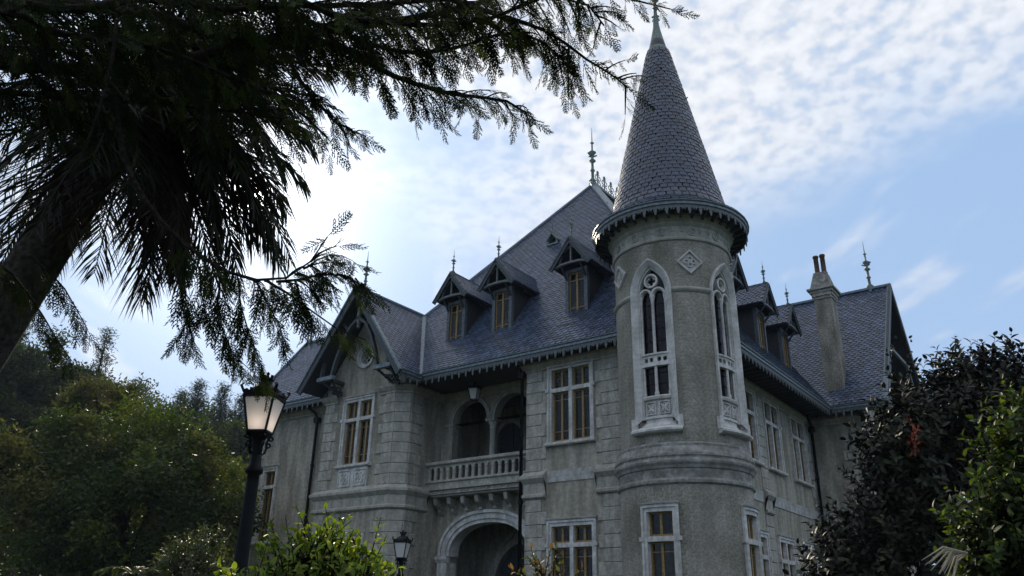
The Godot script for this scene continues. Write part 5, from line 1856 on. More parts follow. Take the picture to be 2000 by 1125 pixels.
func build_cypress() -> void:
	var m := leaf_mat("cypress", 0.6, 0.2, Color(0.75, 0.8, 0.5))
	var t := thing("cypress_tree", "dark cypress whose drooping boughs hang across the top of the view", "tree", Vector3(4.3, 0.0, 15.9))
	var o := t.position
	var root := Vector3(2.833, 2.224, 18.514)
	root.y = 0.0
	t.position = root
	o = root
	var top := root + Vector3(0.2, 13.0, -0.1)
	trunk_part(t, "trunk", [Vector3(0, -0.3, 0), Vector3(0.02, 2, 0), Vector3(0.08, 6, 0.05), top - root], 0.34, 0.12, M.bark, 12)
	var S: Array = []
	var B := func(pts: Array) -> Array:
		var out: Array = []
		for p in pts: out.append(p - o)
		return out
	# main limbs across the top
	bough(t, B.call([root + Vector3(0.08, 4.4, 0), Vector3(5.038, 5.001, 18.732), Vector3(5.337, 5.034, 18.387), Vector3(5.731, 5.137, 17.871), Vector3(5.983, 5.332, 17.512), Vector3(6.183, 5.576, 17.218), Vector3(6.628, 5.826, 16.741), Vector3(7.198, 6.191, 16.096), Vector3(7.561, 6.576, 15.618)]), 0.085, 0.02, S, 11.0, 0.4, 1.0, 0.12, 0.5, 0.55)
	bough(t, B.call([root + Vector3(0.08, 5.0, 0), Vector3(4.201, 5.772, 18.822), Vector3(5.138, 5.838, 18.148), Vector3(5.681, 5.792, 17.713), Vector3(5.943, 5.746, 17.354), Vector3(6.263, 5.758, 16.982), Vector3(6.503, 6.000, 16.656), Vector3(6.671, 6.269, 16.400), Vector3(7.110, 6.585, 15.963)]), 0.09, 0.025, S, 12.0, 0.42, 0.9, 0.15, 0.5, 0.6)
	bough(t, B.call([Vector3(6.325, 5.802, 16.890), Vector3(6.694, 5.725, 16.639), Vector3(6.885, 5.566, 16.409), Vector3(7.056, 5.462, 16.292), Vector3(7.258, 5.363, 16.155), Vector3(7.437, 5.325, 15.999), Vector3(7.666, 5.306, 15.815), Vector3(7.785, 5.212, 15.676)]), 0.04, 0.008, S, 13.0, 0.36, 1.5, 0.1, 0.35, 0.35)
	bough(t, B.call([Vector3(7.275, 6.141, 16.420), Vector3(7.783, 5.846, 16.151), Vector3(8.084, 5.684, 15.974), Vector3(8.247, 5.533, 15.906), Vector3(8.329, 5.440, 15.794), Vector3(8.411, 5.360, 15.690), Vector3(8.514, 5.294, 15.577), Vector3(8.565, 5.221, 15.499)]), 0.03, 0.005, S, 13.0, 0.34, 0.9, 0.0, 0.5, 0.3)
	bough(t, B.call([Vector3(8.108, 5.846, 16.450), Vector3(8.525, 5.666, 16.174), Vector3(8.739, 5.617, 15.986), Vector3(8.904, 5.576, 15.840), Vector3(9.031, 5.540, 15.725)]), 0.02, 0.004, S, 10.0, 0.28, 0.9, 0.1, 0.5)
	bough(t, B.call([root + Vector3(0.06, 3.9, 0), Vector3(5.634, 4.898, 18.771), Vector3(6.162, 4.937, 18.256), Vector3(6.367, 5.029, 17.878), Vector3(6.570, 4.986, 17.429), Vector3(6.765, 4.894, 17.096), Vector3(6.886, 4.752, 16.928), Vector3(6.938, 4.673, 16.847)]), 0.05, 0.008, S, 11.0, 0.36, 1.1, 0.1, 0.45, 0.45)
	bough(t, B.call([Vector3(5.916, 5.867, 17.983), Vector3(6.649, 5.634, 17.305), Vector3(7.127, 5.436, 16.837), Vector3(7.400, 5.352, 16.587), Vector3(7.704, 5.403, 16.384), Vector3(7.974, 5.587, 16.141), Vector3(8.140, 5.540, 15.854), Vector3(8.216, 5.352, 15.696)]), 0.035, 0.006, S, 14.0, 0.34, 1.2, 0.0, 0.4, 0.35)
	bough(t, B.call([Vector3(6.952, 5.478, 17.673), Vector3(7.260, 5.328, 17.225), Vector3(7.512, 5.343, 16.906), Vector3(7.789, 5.412, 16.596), Vector3(8.037, 5.548, 16.345), Vector3(8.251, 5.742, 16.150), Vector3(8.463, 5.770, 15.868), Vector3(8.520, 5.635, 15.753)]), 0.03, 0.006, S, 14.0, 0.33, 1.1, 0.0, 0.5, 0.4)
	bough(t, B.call([Vector3(6.230, 5.856, 16.923), Vector3(6.274, 5.635, 16.772), Vector3(6.351, 5.415, 16.596), Vector3(6.441, 5.251, 16.441), Vector3(6.580, 5.154, 16.285)]), 0.02, 0.005, S, 13.0, 0.34, 1.3, 0.05, 0.45, 0.3)
	bough(t, B.call([Vector3(5.483, 5.348, 18.716), Vector3(5.937, 5.238, 18.314), Vector3(6.353, 5.399, 17.948), Vector3(6.585, 5.399, 17.637), Vector3(6.911, 5.512, 17.314), Vector3(7.245, 5.593, 16.968), Vector3(7.781, 5.730, 16.499), Vector3(8.197, 5.900, 16.139)]), 0.04, 0.01, S, 14.0, 0.38, 1.1, 0.0, 0.5, 0.5)
	bough(t, B.call([Vector3(4.657, 5.128, 18.406), Vector3(5.239, 5.075, 17.938), Vector3(5.621, 5.112, 17.532), Vector3(5.954, 5.130, 17.154), Vector3(6.179, 5.160, 16.863), Vector3(6.275, 5.037, 16.725)]), 0.03, 0.006, S, 10.0, 0.36, 1.1, 0.0, 0.45, 0.4)
	# the low bough that reaches down before the gable
	bough(t, B.call([Vector3(5.997, 4.751, 17.874), Vector3(6.054, 4.386, 17.772), Vector3(6.189, 4.075, 17.641), Vector3(6.384, 3.818, 17.493), Vector3(6.505, 3.680, 17.328), Vector3(6.591, 3.612, 17.227), Vector3(6.709, 3.568, 17.114), Vector3(6.835, 3.559, 17.014), Vector3(6.925, 3.597, 16.965), Vector3(7.010, 3.652, 16.931), Vector3(7.088, 3.742, 16.920), Vector3(7.154, 3.826, 16.915)]), 0.026, 0.005, S, 13.0, 0.32, 1.3, 0.5, 0.4, 0.22)
	bough(t, B.call([Vector3(6.847, 3.560, 17.005), Vector3(7.004, 3.555, 16.951), Vector3(7.178, 3.576, 16.900), Vector3(7.299, 3.559, 16.799), Vector3(7.347, 3.497, 16.729)]), 0.01, 0.003, S, 18.0, 0.28, 1.0, 0.0, 0.5, 0.12)
	bough(t, B.call([Vector3(6.784, 3.564, 17.055), Vector3(6.931, 3.460, 16.956), Vector3(7.061, 3.345, 16.866), Vector3(7.128, 3.261, 16.769), Vector3(7.260, 3.223, 16.718), Vector3(7.313, 3.185, 16.657)]), 0.01, 0.003, S, 15.0, 0.25, 1.6, 0.05, 0.4)
	for h in [
		[Vector3(6.570, 3.611, 17.242), Vector3(6.515, 3.463, 17.205), Vector3(6.540, 3.240, 17.136), Vector3(6.568, 3.081, 17.030), Vector3(6.678, 3.002, 16.972)],
		[Vector3(6.646, 3.572, 17.164), Vector3(6.661, 3.389, 17.123), Vector3(6.669, 3.229, 17.032), Vector3(6.727, 3.069, 16.971), Vector3(6.729, 2.954, 16.908)],
		[Vector3(6.733, 3.563, 17.093), Vector3(6.755, 3.440, 17.011), Vector3(6.791, 3.323, 16.921), Vector3(6.782, 3.205, 16.866)],
		[Vector3(6.928, 3.576, 16.952), Vector3(6.974, 3.426, 16.906), Vector3(6.988, 3.325, 16.841)],
		[Vector3(6.269, 3.616, 17.336), Vector3(6.272, 3.496, 17.271), Vector3(6.241, 3.346, 17.213), Vector3(6.181, 3.269, 17.218)],
		[Vector3(6.244, 3.358, 17.218), Vector3(6.243, 3.286, 17.180), Vector3(6.248, 3.220, 17.141)],
		[Vector3(6.426, 3.658, 17.308), Vector3(6.396, 3.509, 17.252), Vector3(6.394, 3.391, 17.190)],
		[Vector3(7.009, 3.646, 16.929), Vector3(7.101, 3.713, 16.894), Vector3(7.193, 3.721, 16.829), Vector3(7.249, 3.687, 16.769)]]:
		bough(t, B.call(h), 0.007, 0.002, S, 24.0, 0.25, 1.4, 0.05, 0.5)
	# left edge
	bough(t, B.call([Vector3(4.605, 4.013, 18.125), Vector3(4.936, 3.830, 17.914), Vector3(5.029, 3.687, 17.768), Vector3(5.089, 3.527, 17.637), Vector3(5.138, 3.351, 17.506), Vector3(5.186, 3.223, 17.401)]), 0.015, 0.003, S, 18.0, 0.28, 1.3, 0.3, 0.45)
	bough(t, B.call([Vector3(5.117, 3.883, 17.805), Vector3(5.193, 3.788, 17.697), Vector3(5.254, 3.686, 17.597), Vector3(5.292, 3.548, 17.495), Vector3(5.323, 3.420, 17.403)]), 0.01, 0.003, S, 18.0, 0.27, 1.3, 0.1, 0.45)
	# a bare hanging twig before the palm
	bough(t, B.call([Vector3(6.564, 4.908, 18.209), Vector3(6.497, 4.709, 18.154), Vector3(6.410, 4.509, 18.113), Vector3(6.300, 4.295, 18.082), Vector3(6.179, 4.095, 18.067), Vector3(6.000, 3.836, 18.065)]), 0.013, 0.006, S, 0.0, 0.2)
	bough(t, B.call([Vector3(6.360, 4.629, 18.078), Vector3(6.421, 4.515, 17.972), Vector3(6.524, 4.417, 17.842), Vector3(6.589, 4.375, 17.770)]), 0.008, 0.004, S, 0.0, 0.2)
	var g := Geo.new(true)
	for k in range(0, twigs.size(), 2):
		g.tube(twigs[k], twigs[k + 1], 4, false)
	tag(part(t, "twigs", g, M.bark), "", "", "", "stuff")
	S = S.filter(func(x): return (x.origin + o - EYE).cross(SUN).length() > 0.12)
	scatter(t, "spray", "sprays", [spray_mesh(1), spray_mesh(2), spray_mesh(3)], m, [Color(0.02, 0.028, 0.009), Color(0.017, 0.024, 0.008), Color(0.055, 0.07, 0.015)], S, 300)


func palm_frond(sd: int, L: float, y0: Vector3, droop: float, hang_by: float, n := 70, leaf := 0.6, stand := Vector3.ZERO) -> ArrayMesh:   # a feather leaf that leaves the crown along y0 and bends down, its leaflets hanging
	var r := RandomNumberGenerator.new()
	r.seed = sd
	var g := Geo.new()
	var p := Vector3.ZERO
	var d := y0.normalized()
	var prev := p
	for k in n:
		var t := float(k) / n
		d = (d + Vector3.DOWN * droop / n * (0.4 + 1.2 * t)).normalized()
		var q := p + d * L / n
		if k % 4 == 0 or k == n - 1:
			g.bar(prev, q, lerpf(0.05, 0.008, t), lerpf(0.03, 0.006, t), Vector3.UP)
			prev = q
		p = q
		if t < 0.12: continue
		var across := d.cross(Vector3.UP)
		across = across.normalized() if across.length() > 0.12 else Vector3(r.randfn(), 0, r.randfn()).normalized()
		var len := leaf * pow(sin(PI * clampf(0.14 + t * 0.82, 0.0, 1.0)), 0.6) * r.randf_range(0.8, 1.15)
		for s in [-1.0, 1.0]:
			var out: Vector3 = (across * s * r.randf_range(0.5, 1.0) + d * lerpf(0.7, 1.2, t) + Vector3(r.randfn(), r.randfn(), r.randfn()) * 0.1).normalized()
			var b := p + out * len * 0.5 + Vector3.DOWN * len * 0.10 * hang_by
			var e := p + out * len * 0.86 + Vector3.DOWN * len * 0.42 * hang_by * r.randf_range(0.6, 1.3)
			if stand != Vector3.ZERO and (stand + b - EYE).cross(SUN).length() < 0.085: continue   # a gap where the sun breaks through
			var w := (e - p).cross(Vector3(r.randfn(), r.randfn(), r.randfn())).normalized() * 0.0095
			g.quad(p - w * 0.5, b - w, b + w, p + w * 0.5)
			g.tri(b - w, e, b + w)
	return g.mesh()


func build_palm() -> void:
	var m := leaf_mat("palm", 0.55, 0.25, Color(0.45, 0.45, 0.3))
	var base := Vector3(0.010, 1.721, 17.386)
	base.y = 0.0
	var t := thing("palm_tree", "leaning palm with a shaggy dark crown that hides the sun", "palm", base)
	var crown := Vector3(3.204, 6.718, 16.538) - base
	var mid := Vector3(2.313, 4.883, 16.781) - base
	trunk_part(t, "trunk", [Vector3(-0.2, -0.3, 0), Vector3(0.0, 0.2, 0), mid * 0.5 + Vector3(0.05, 0.1, 0), mid, (mid + crown) * 0.5 + Vector3(0, 0.02, 0), crown - Vector3(0, 0.15, 0)], 0.29, 0.22, M.palm_bark, 18)
	# stubs of old leaves
	var g := Geo.new()
	for k in 90:
		var o := mid.lerp(crown, lerpf(0.62, 1.0, k / 90.0))
		var a := k * 2.4
		var ax := (crown - mid).normalized()
		var x := ax.cross(Vector3.BACK).normalized()
		var d := x * cos(a) + ax.cross(x) * sin(a)
		g.bar(o + d * 0.19, o + d * 0.29 + ax * 0.15, 0.09, 0.03, d)
	tag(part(t, "leaf_bases", g, M.palm_bark), "", "", "", "stuff")
	var green := [solid(m, Color(0.02, 0.025, 0.011)), solid(m, Color(0.024, 0.03, 0.013)), solid(m, Color(0.035, 0.03, 0.018))]
	var to_eye := Vector3(EYE.x - base.x, 0, EYE.z - base.z).normalized()
	var made := 0
	for k in 168:
		var a := k * 2.399 if k < 150 else -0.64 + rng.randf_range(-0.9, 0.9)   # more leaves on the open side
		var f := (k + 0.5) / 150.0 if k < 150 else (k - 149.5) / 18.0
		var el := lerpf(1.2, -1.1, pow(f, 0.8)) + rng.randf_range(-0.12, 0.12)
		if k >= 150: el = lerpf(0.75, -0.35, f)
		var y := Vector3(cos(a) * cos(el), sin(el), sin(a) * cos(el))
		var flat := Vector3(y.x, 0, y.z).normalized()
		var lean := Vector3(mid.x - crown.x, 0, mid.z - crown.z).normalized()
		if el < 0.35 and flat.dot(lean) > 0.2 and flat.dot(to_eye) > -0.5: continue   # the trunk stays clear
		if flat.dot(Vector3(0.80, 0, -0.6)) < -0.1 and rng.randf() < (0.6 if el < 0.0 else 0.35): continue   # thinner on the lee side
		if rng.randf() < 0.33 and k < 150: continue
		made += 1
		var L := 2.3 * rng.randf_range(0.8, 1.08) * (0.92 if el < -0.3 else 1.0)
		put(t, "frond", palm_frond(300 + k, L, y, rng.randf_range(0.9, 1.7), rng.randf_range(0.5, 1.2), 62, 0.6, base + crown), green[2 if k > 118 and k < 150 else k % 2], Transform3D(Basis(), crown + y * 0.1))


func build_plants() -> void:
	var bk := mat("bark", lin(0.07, 0.055, 0.045), 0.95, 0.5, 3.0, 2.0, 4.0, 21)
	bk.metallic_specular = 0.2
	var pb := mat("palm_bark", lin(0.20, 0.175, 0.15), 0.95, 0.5, 2.2, 3.0, 4.0, 22)
	pb.metallic_specular = 0.2
	build_far_trees()
	build_shrubs()
	build_palm()
	build_cypress()


func build_far_trees() -> void:
	var m := leaf_mat("foliage", 0.55, 0.3, Color(0.95, 1.0, 0.5))
	var gloss := leaf_mat("glossy_foliage", 0.52, 0.3, Color(0.82, 0.88, 0.4))
	var c_mid := clump_mesh(16, 0.55, 0.2, 0.09, 41)
	var c_far := clump_mesh(18, 0.9, 0.34, 0.16, 42)
	var c_con := clump_mesh(18, 0.6, 0.4, 0.07, 43)
	# big round magnolia on the left
	var p := Vector3(-19.373, 4.204, 3.133)
	var b := Vector3(p.x, 0.0, p.z)
	var V := func(q: Vector3) -> Vector3: return q - b
	broadleaf("magnolia_tree", "big domed magnolia with bronze-green leaves, left of the lamp", b, [[V.call(Vector3(-18.872, 6.772, 4.120)), Vector3(2.8, 2.3, 3.0)], [V.call(Vector3(-16.192, 6.217, 3.159)), Vector3(1.5, 1.4, 2.0)], [V.call(Vector3(-20.071, 6.459, 6.223)), Vector3(2.2, 2.0, 2.4)], [V.call(Vector3(-16.335, 4.737, 5.204)), Vector3(3.6, 2.2, 2.6)], [V.call(Vector3(-15.247, 4.907, 3.109)), Vector3(0.9, 1.6, 1.8)], [V.call(Vector3(-18.813, 4.198, 6.793)), Vector3(2.6, 2.2, 2.2)]], 5200, c_mid, gloss, [Color(0.05, 0.075, 0.018), Color(0.09, 0.11, 0.024), Color(0.03, 0.045, 0.014), Color(0.10, 0.095, 0.03), Color(0.04, 0.06, 0.016)], 0.3, "", 0.72)
	p = Vector3(-25.604, 5.989, 0.624)
	b = Vector3(p.x, 0.0, p.z)
	broadleaf("open_crowned_tree", "airy brown-green tree whose limbs rise above the domed magnolia", b, [[V.call(Vector3(-23.190, 12.289, 2.149)), Vector3(0.9, 0.7, 1.0)], [V.call(Vector3(-24.446, 12.045, 2.970)), Vector3(1.1, 0.7, 1.2)], [V.call(Vector3(-25.660, 11.592, 3.647)), Vector3(0.9, 0.6, 1.0)], [V.call(Vector3(-23.999, 11.211, 2.187)), Vector3(1.3, 0.6, 1.2)]], 600, c_mid, gloss, [Color(0.10, 0.085, 0.03), Color(0.08, 0.085, 0.025)], 0.22, "", 0.2)
	p = Vector3(-33.254, 6.385, 1.175)
	b = Vector3(p.x, 0.0, p.z)
	broadleaf("round_tree", "dark green round tree at the left edge, behind the magnolia", b, [[V.call(Vector3(-31.929, 11.118, 2.690)), Vector3(3.2, 2.6, 3.0)], [V.call(Vector3(-34.364, 10.351, 4.124)), Vector3(3.0, 2.8, 3.0)], [V.call(Vector3(-30.504, 10.214, 1.131)), Vector3(1.8, 1.8, 2.0)]], 2600, c_mid, m, [Color(0.045, 0.07, 0.018), Color(0.04, 0.06, 0.02)], 0.3, "", 0.6)
	p = Vector3(-27.665, 6.822, -5.546)
	b = Vector3(p.x, 0.0, p.z)
	broadleaf("round_tree", "light green rounded tree on the slope just left of the lantern", b, [[V.call(Vector3(-27.786, 9.040, -4.275)), Vector3(1.8, 1.7, 2.2)], [V.call(Vector3(-28.682, 10.250, -2.953)), Vector3(1.5, 1.5, 2.0)], [V.call(Vector3(-27.902, 7.186, -5.173)), Vector3(1.0, 1.5, 2.0)], [V.call(Vector3(-29.180, 6.784, -4.420)), Vector3(2.2, 2.0, 2.0)]], 2000, c_mid, m, [Color(0.075, 0.095, 0.022), Color(0.065, 0.09, 0.022)], 0.3, "", 0.6)
	# trees on the hill behind
	var n := FastNoiseLite.new()
	n.seed = 3; n.frequency = 0.02
	for d in [[30, 720, 62.0, 4.0, "dark tree high on the hill at the left edge of the view"], [120, 765, 66.0, 2.8, "hillside tree right of the palm trunk, under hanging sprays"], [330, 845, 70.0, 2.4, "hillside tree between the airy tree and the far conifers"], [400, 850, 74.0, 2.5, "low hillside tree below the two far conifers"], [470, 870, 70.0, 2.5, "hillside tree hidden in part by the lamp post"], [200, 795, 64.0, 2.4, "hillside tree behind the airy tree's limbs"], [-60, 700, 58.0, 4.4, "hillside tree whose crown leaves the view at the left"]]:
		var q := at_hill(d[0], d[1], d[2])
		b = Vector3(q.x, ground_y(q.x, q.z, n), q.z)
		var r: float = d[3]
		broadleaf("hillside_tree", d[4], b, [[q - b, Vector3(r, r * 0.8, r)], [q - b + Vector3(r * 0.5, -r * 0.7, 0.3), Vector3(r, r * 0.9, r)], [q - b + Vector3(-r * 0.6, -r * 0.6, 0.5), Vector3(r, r * 0.9, r)]], 1500, c_far, m, [Color(0.04, 0.055, 0.02), Color(0.035, 0.05, 0.02), Color(0.055, 0.065, 0.025)], 0.35, "", 0.6)
	for d in [[212, 640, 70.0, 12.0, 2.0, "small pointed conifer above the airy tree"], [392, 742, 84.0, 10.0, 2.6, "ragged far conifer, left one of two beside the lantern"], [440, 752, 86.0, 9.5, 2.4, "ragged far conifer, right one of two beside the lantern"], [356, 765, 88.0, 9.0, 2.6, "dim far conifer left of the ragged pair"], [475, 770, 84.0, 9.0, 2.6, "far conifer whose top shows behind the lantern roof"], [55, 610, 66.0, 12.0, 3.0, "tall dark conifer beside the palm trunk"], [10, 600, 60.0, 13.0, 3.4, "tall dark conifer at the left edge, behind the palm trunk"]]:
		var q := at_hill(d[0], d[1], d[2])
		var gy := minf(ground_y(q.x, q.z, n), q.y - 6.0)
		conifer_far(d[5], Vector3(q.x, gy, q.z), q.y - gy, d[4], m, Color(0.03, 0.042, 0.024), c_con, "", 0.0)
	# the wood that covers the rest of the slope
	var ts: Array = []
	var cs: Array = []
	for j in 560:
		var a := deg_to_rad(rng.randf_range(-112.0, -46.0))
		var q := EYE + Vector3(sin(a), 0, -cos(a)) * rng.randf_range(54.0, 125.0)
		var gy := ground_y(q.x, q.z, n)
		if gy < 1.0: continue
		var col := tint(Color(0.04, 0.055, 0.022), 0.35)
		var r := rng.randf_range(1.6, 3.0)
		for k in 22:
			var d := Vector3(rng.randfn(), rng.randfn(), rng.randfn()).normalized() * pow(rng.randf(), 0.4)
			ts.append(Transform3D(rand_basis().scaled(Vector3.ONE * rng.randf_range(0.9, 1.7)), Vector3(q.x, gy + 3.0, q.z) + d * Vector3(r, 3.4, r)))
			cs.append(tint(col, 0.2))
	tag(copies(self, "hillside_wood", c_far, m, ts, cs), "dark wood that covers the hill behind the single trees", "wood", "", "stuff")


func at_hill(px: float, py: float, depth: float) -> Vector3:   # a point that far in front of the lens
	var d := Vector3(-0.5554765, 0.39050251, -0.73413463) + Vector3(0.8024802, 0.02041695, -0.59632934) * ((px - 1000.0) / 1557.31) - Vector3(0.21787932, 0.92037543, 0.32471167) * ((py - 562.5) / 1557.31)
	return EYE + d * depth


func build_shrubs() -> void:
	var sun_leaf := leaf_mat("bush_leaf", 0.5, 0.35, Color(0.95, 1.0, 0.6))
	var dark_leaf := leaf_mat("dark_leaf", 0.5, 0.28, Color(0.12, 0.1, 0.1))
	var broad: Array = [leaf_mesh(0.058, 0.03), leaf_mesh(0.052, 0.026, 0.25, 0.35), leaf_mesh(0.066, 0.031, 0.12, 0.1)]
	# sunlit bush at the foot of the view, before the gable bay
	var p := Vector3(6.940, 1.516, 16.393)
	var b := Vector3(p.x, 0.0, p.z)
	var L: Array = []
	for q in [[Vector3(7.002, 1.777, 16.485), 0.2], [Vector3(6.912, 1.730, 16.663), 0.18], [Vector3(7.087, 1.810, 16.369), 0.13], [Vector3(6.975, 1.863, 16.551), 0.13], [Vector3(7.085, 1.928, 16.502), 0.06], [Vector3(6.876, 1.685, 16.803), 0.15], [Vector3(6.987, 1.934, 16.647), 0.05], [Vector3(7.168, 1.967, 16.324), 0.04], [Vector3(6.826, 1.761, 16.881), 0.06], [Vector3(6.944, 1.533, 16.398), 0.34], [Vector3(6.769, 1.512, 16.656), 0.3], [Vector3(7.048, 1.716, 16.280), 0.11]]:
		L.append([(q[0] as Vector3) - b, Vector3(q[1], q[1] * 0.9, q[1])])
	shrub("leafy_bush", "sunlit yellow-green bush below the gable bay, beside the lamp post", b, L, 400, 10, broad, sun_leaf, [Color(0.15, 0.21, 0.03), Color(0.18, 0.24, 0.035), Color(0.09, 0.14, 0.02), Color(0.27, 0.30, 0.05)], 300, 0.24, 0.7)
	# low sprig before the right bay
	p = Vector3(8.003, 1.776, 15.727)
	b = Vector3(p.x, 0.0, p.z)
	L = []
	for q in [[Vector3(8.004, 1.830, 15.755), 0.08], [Vector3(8.063, 1.831, 15.711), 0.07], [Vector3(8.002, 1.722, 15.699), 0.14]]:
		L.append([(q[0] as Vector3) - b, Vector3(q[1], q[1], q[1])])
	shrub("low_shrub", "small sprig with reddish young leaves below the right bay", b, L, 34, 9, [leaf_mesh(0.045, 0.02), leaf_mesh(0.04, 0.02)], sun_leaf, [Color(0.10, 0.11, 0.03), Color(0.16, 0.08, 0.04)], 120, 0.15, 0.9)
	# green bush at the right edge
	p = Vector3(10.223, 1.712, 14.557)
	b = Vector3(p.x, 0.0, p.z)
	L = []
	for q in [[Vector3(10.435, 2.478, 14.669), 0.15], [Vector3(10.624, 2.534, 14.555), 0.28], [Vector3(10.317, 2.400, 14.716), 0.1], [Vector3(10.248, 2.182, 14.788), 0.13], [Vector3(10.422, 2.186, 14.659), 0.27], [Vector3(10.167, 1.949, 14.862), 0.12], [Vector3(10.304, 1.904, 14.735), 0.22], [Vector3(10.484, 1.957, 14.626), 0.3], [Vector3(10.424, 2.617, 14.751), 0.05], [Vector3(10.119, 2.049, 14.884), 0.04]]:
		L.append([(q[0] as Vector3) - b, Vector3(q[1], q[1], q[1])])
	shrub("green_bush", "glossy bright green bush at the right edge of the view", b, L, 520, 11, [leaf_mesh(0.055, 0.029), leaf_mesh(0.048, 0.027, 0.25, 0.3), leaf_mesh(0.06, 0.029, 0.1, 0.1)], sun_leaf, [Color(0.04, 0.066, 0.02), Color(0.03, 0.046, 0.016), Color(0.085, 0.12, 0.03), Color(0.05, 0.07, 0.022)], 300, 0.2, 0.6)
	# dark tree before the right wing
	p = Vector3(8.530, 1.257, 7.696)
	b = Vector3(p.x, 0.0, p.z)
	L = []
	for q in [[Vector3(9.649, 4.170, 7.718), 0.75], [Vector3(10.025, 4.395, 7.553), 0.6], [Vector3(9.127, 3.962, 8.411), 0.62], [Vector3(8.860, 3.732, 8.763), 0.42], [Vector3(8.671, 3.257, 8.653), 0.45], [Vector3(9.002, 3.031, 8.283), 0.9], [Vector3(8.260, 2.579, 8.876), 0.42], [Vector3(7.856, 2.331, 9.186), 0.24], [Vector3(8.634, 2.359, 8.476), 0.8], [Vector3(9.549, 3.314, 7.747), 0.9], [Vector3(9.501, 4.567, 8.041), 0.3], [Vector3(8.573, 3.703, 9.100), 0.16], [Vector3(7.975, 1.992, 8.916), 0.5]]:
		L.append([(q[0] as Vector3) - b, Vector3(q[1], q[1], q[1])])
	var dt := shrub("dark_shrub_tree", "nearly black small-leaved tree covering the foot of the right wing", b, L, 2100, 12, [leaf_mesh(0.105, 0.05), leaf_mesh(0.095, 0.045, 0.25, 0.3), leaf_mesh(0.115, 0.05, 0.1, 0.1)], dark_leaf, [Color(0.014, 0.018, 0.011), Color(0.02, 0.026, 0.014), Color(0.024, 0.018, 0.014), Color(0.034, 0.04, 0.018)], 300, 0.42, 0.5)
	dt.set_meta("category", "tree")
	# sprig of orange leaves on it
	var ts: Array = []
	var way := [Vector3(8.989, 3.903, 9.573), Vector3(9.022, 3.837, 9.514), Vector3(8.986, 3.726, 9.482), Vector3(8.969, 3.615, 9.436), Vector3(8.936, 3.537, 9.419)]
	for j in 46:
		var f := rng.randf() * 3.99
		var q: Vector3 = (way[int(f)] as Vector3).lerp(way[int(f) + 1], f - int(f)) - b + Vector3(rng.randfn(), rng.randfn(), rng.randfn()) * 0.025
		ts.append(Transform3D(rand_basis(), q))
	copies(dt, "orange_leaves", leaf_mesh(0.055, 0.03), leaf_mat("orange_leaf", 0.5, 0.3, Color(0.5, 0.5, 0.5)), ts, range(46).map(func(_k): return tint(Color(0.2, 0.05, 0.022), 0.4)))
	# climbing stem before the verge of the right wing
	p = Vector3(8.430, 3.105, 7.937)
	b = Vector3(p.x, 0.0, p.z)
	var t := thing("climbing_rose", "thin leafy stem rising past the verge of the right wing", "climber", b)
	var st: Array = [Vector3(8.633, 3.733, 8.118) - b, Vector3(8.743, 4.358, 8.367) - b, Vector3(8.745, 4.732, 8.565) - b, Vector3(8.742, 5.043, 8.732) - b, Vector3(8.830, 5.182, 8.740) - b]
	trunk_part(t, "stem", [Vector3.ZERO] + st, 0.02, 0.004, M.bark, 5)
	var s2: Array = [Vector3(8.724, 4.233, 8.315) - b, Vector3(8.857, 4.610, 8.415) - b, Vector3(8.935, 4.986, 8.556) - b, Vector3(8.958, 5.267, 8.688) - b]
	trunk_part(t, "stem", s2, 0.008, 0.003, M.bark, 5)
	ts = []
	for pa in [st, s2]:
		for j in 30:
			var f: float = rng.randf() * (pa.size() - 1.01)
			ts.append(Transform3D(rand_basis(), (pa[int(f)] as Vector3).lerp(pa[int(f) + 1], f - int(f)) + Vector3(rng.randfn(), rng.randfn(), rng.randfn()) * 0.03))
	scatter(t, "leaf", "leaves", [leaf_mesh(0.06, 0.035)], dark_leaf, [Color(0.03, 0.03, 0.025), Color(0.05, 0.045, 0.03)], ts, 40)
	# withered palm leaf at the foot of the right bushes
	p = Vector3(10.128, 1.976, 15.178)
	t = thing("withered_frond", "pale dry palm leaf hanging between the dark tree and the green bush", "leaf", p)
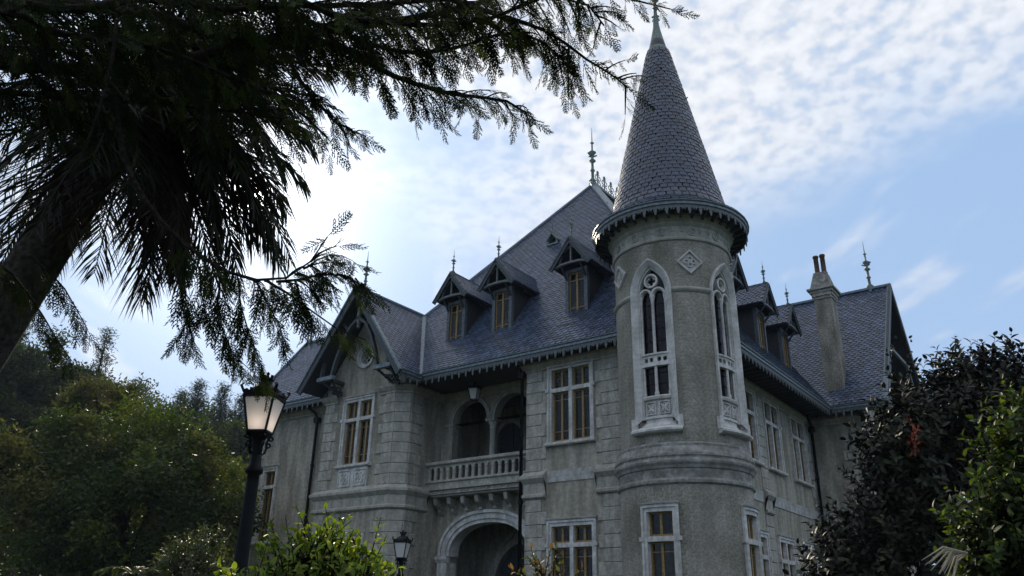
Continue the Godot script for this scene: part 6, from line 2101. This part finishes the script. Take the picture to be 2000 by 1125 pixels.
	var dry := solid(leaf_mat("dry_leaf", 0.7, 0.3, Color(0.5, 0.5, 0.5)), Color(0.42, 0.36, 0.28))
	for j in 12:
		var tip := Vector3(9.936, 1.925, 15.296)
		var e := tip.lerp(Vector3(10.042, 1.847, 15.175), j / 11.0) + Vector3(rng.randfn(), rng.randfn(), rng.randfn()) * 0.015 - p
		var g := Geo.new()
		g.tube(PackedVector3Array([Vector3.ZERO, e * 0.5 + Vector3(0, 0.045, 0), e]), PackedFloat32Array([0.003, 0.005, 0.001]), 4, false)
		part(t, "leaflet", g, dry)
	# grey-leaved shrub and fern fronds at the foot of the magnolia
	p = Vector3(-4.638, 1.690, 9.717)
	b = Vector3(p.x, 0.0, p.z)
	L = []
	for q in [[Vector3(-4.351, 2.731, 10.053), 0.5], [Vector3(-4.766, 2.532, 10.262), 0.42], [Vector3(-4.077, 2.503, 9.725), 0.36], [Vector3(-4.335, 2.156, 10.007), 0.75]]:
		L.append([(q[0] as Vector3) - b, Vector3(q[1], q[1] * 0.85, q[1])])
	shrub("grey_shrub", "rounded shrub with pale shining leaves, left of the lamp post's foot", b, L, 330, 9, [leaf_mesh(0.1, 0.04), leaf_mesh(0.09, 0.04)], sun_leaf, [Color(0.07, 0.085, 0.045), Color(0.1, 0.1, 0.07), Color(0.05, 0.07, 0.03)], 200, 0.3, 0.5)
	p = Vector3(-4.435, 2.299, 11.249)
	t = thing("fern_plant", "pale arching fern fronds below the magnolia", "fern", Vector3(p.x, 0.0, p.z))
	var fm := solid(M.foliage, Color(0.055, 0.065, 0.04))
	var fs: ArrayMesh
	trunk_part(t, "stem", [Vector3.ZERO, Vector3(0, p.y * 0.5, 0), Vector3(0, p.y, 0)], 0.09, 0.07, M.bark)
	for j in 9:
		var a := j * TAU / 9.0 + 0.3
		fs = palm_frond(61 + j, rng.randf_range(0.6, 0.9), Vector3(cos(a) * 0.8, rng.randf_range(0.4, 0.9), sin(a) * 0.8), 1.9, 0.4, 36, 0.2)
		put(t, "frond", fs, fm, Transform3D(Basis(), Vector3(0, p.y, 0)))
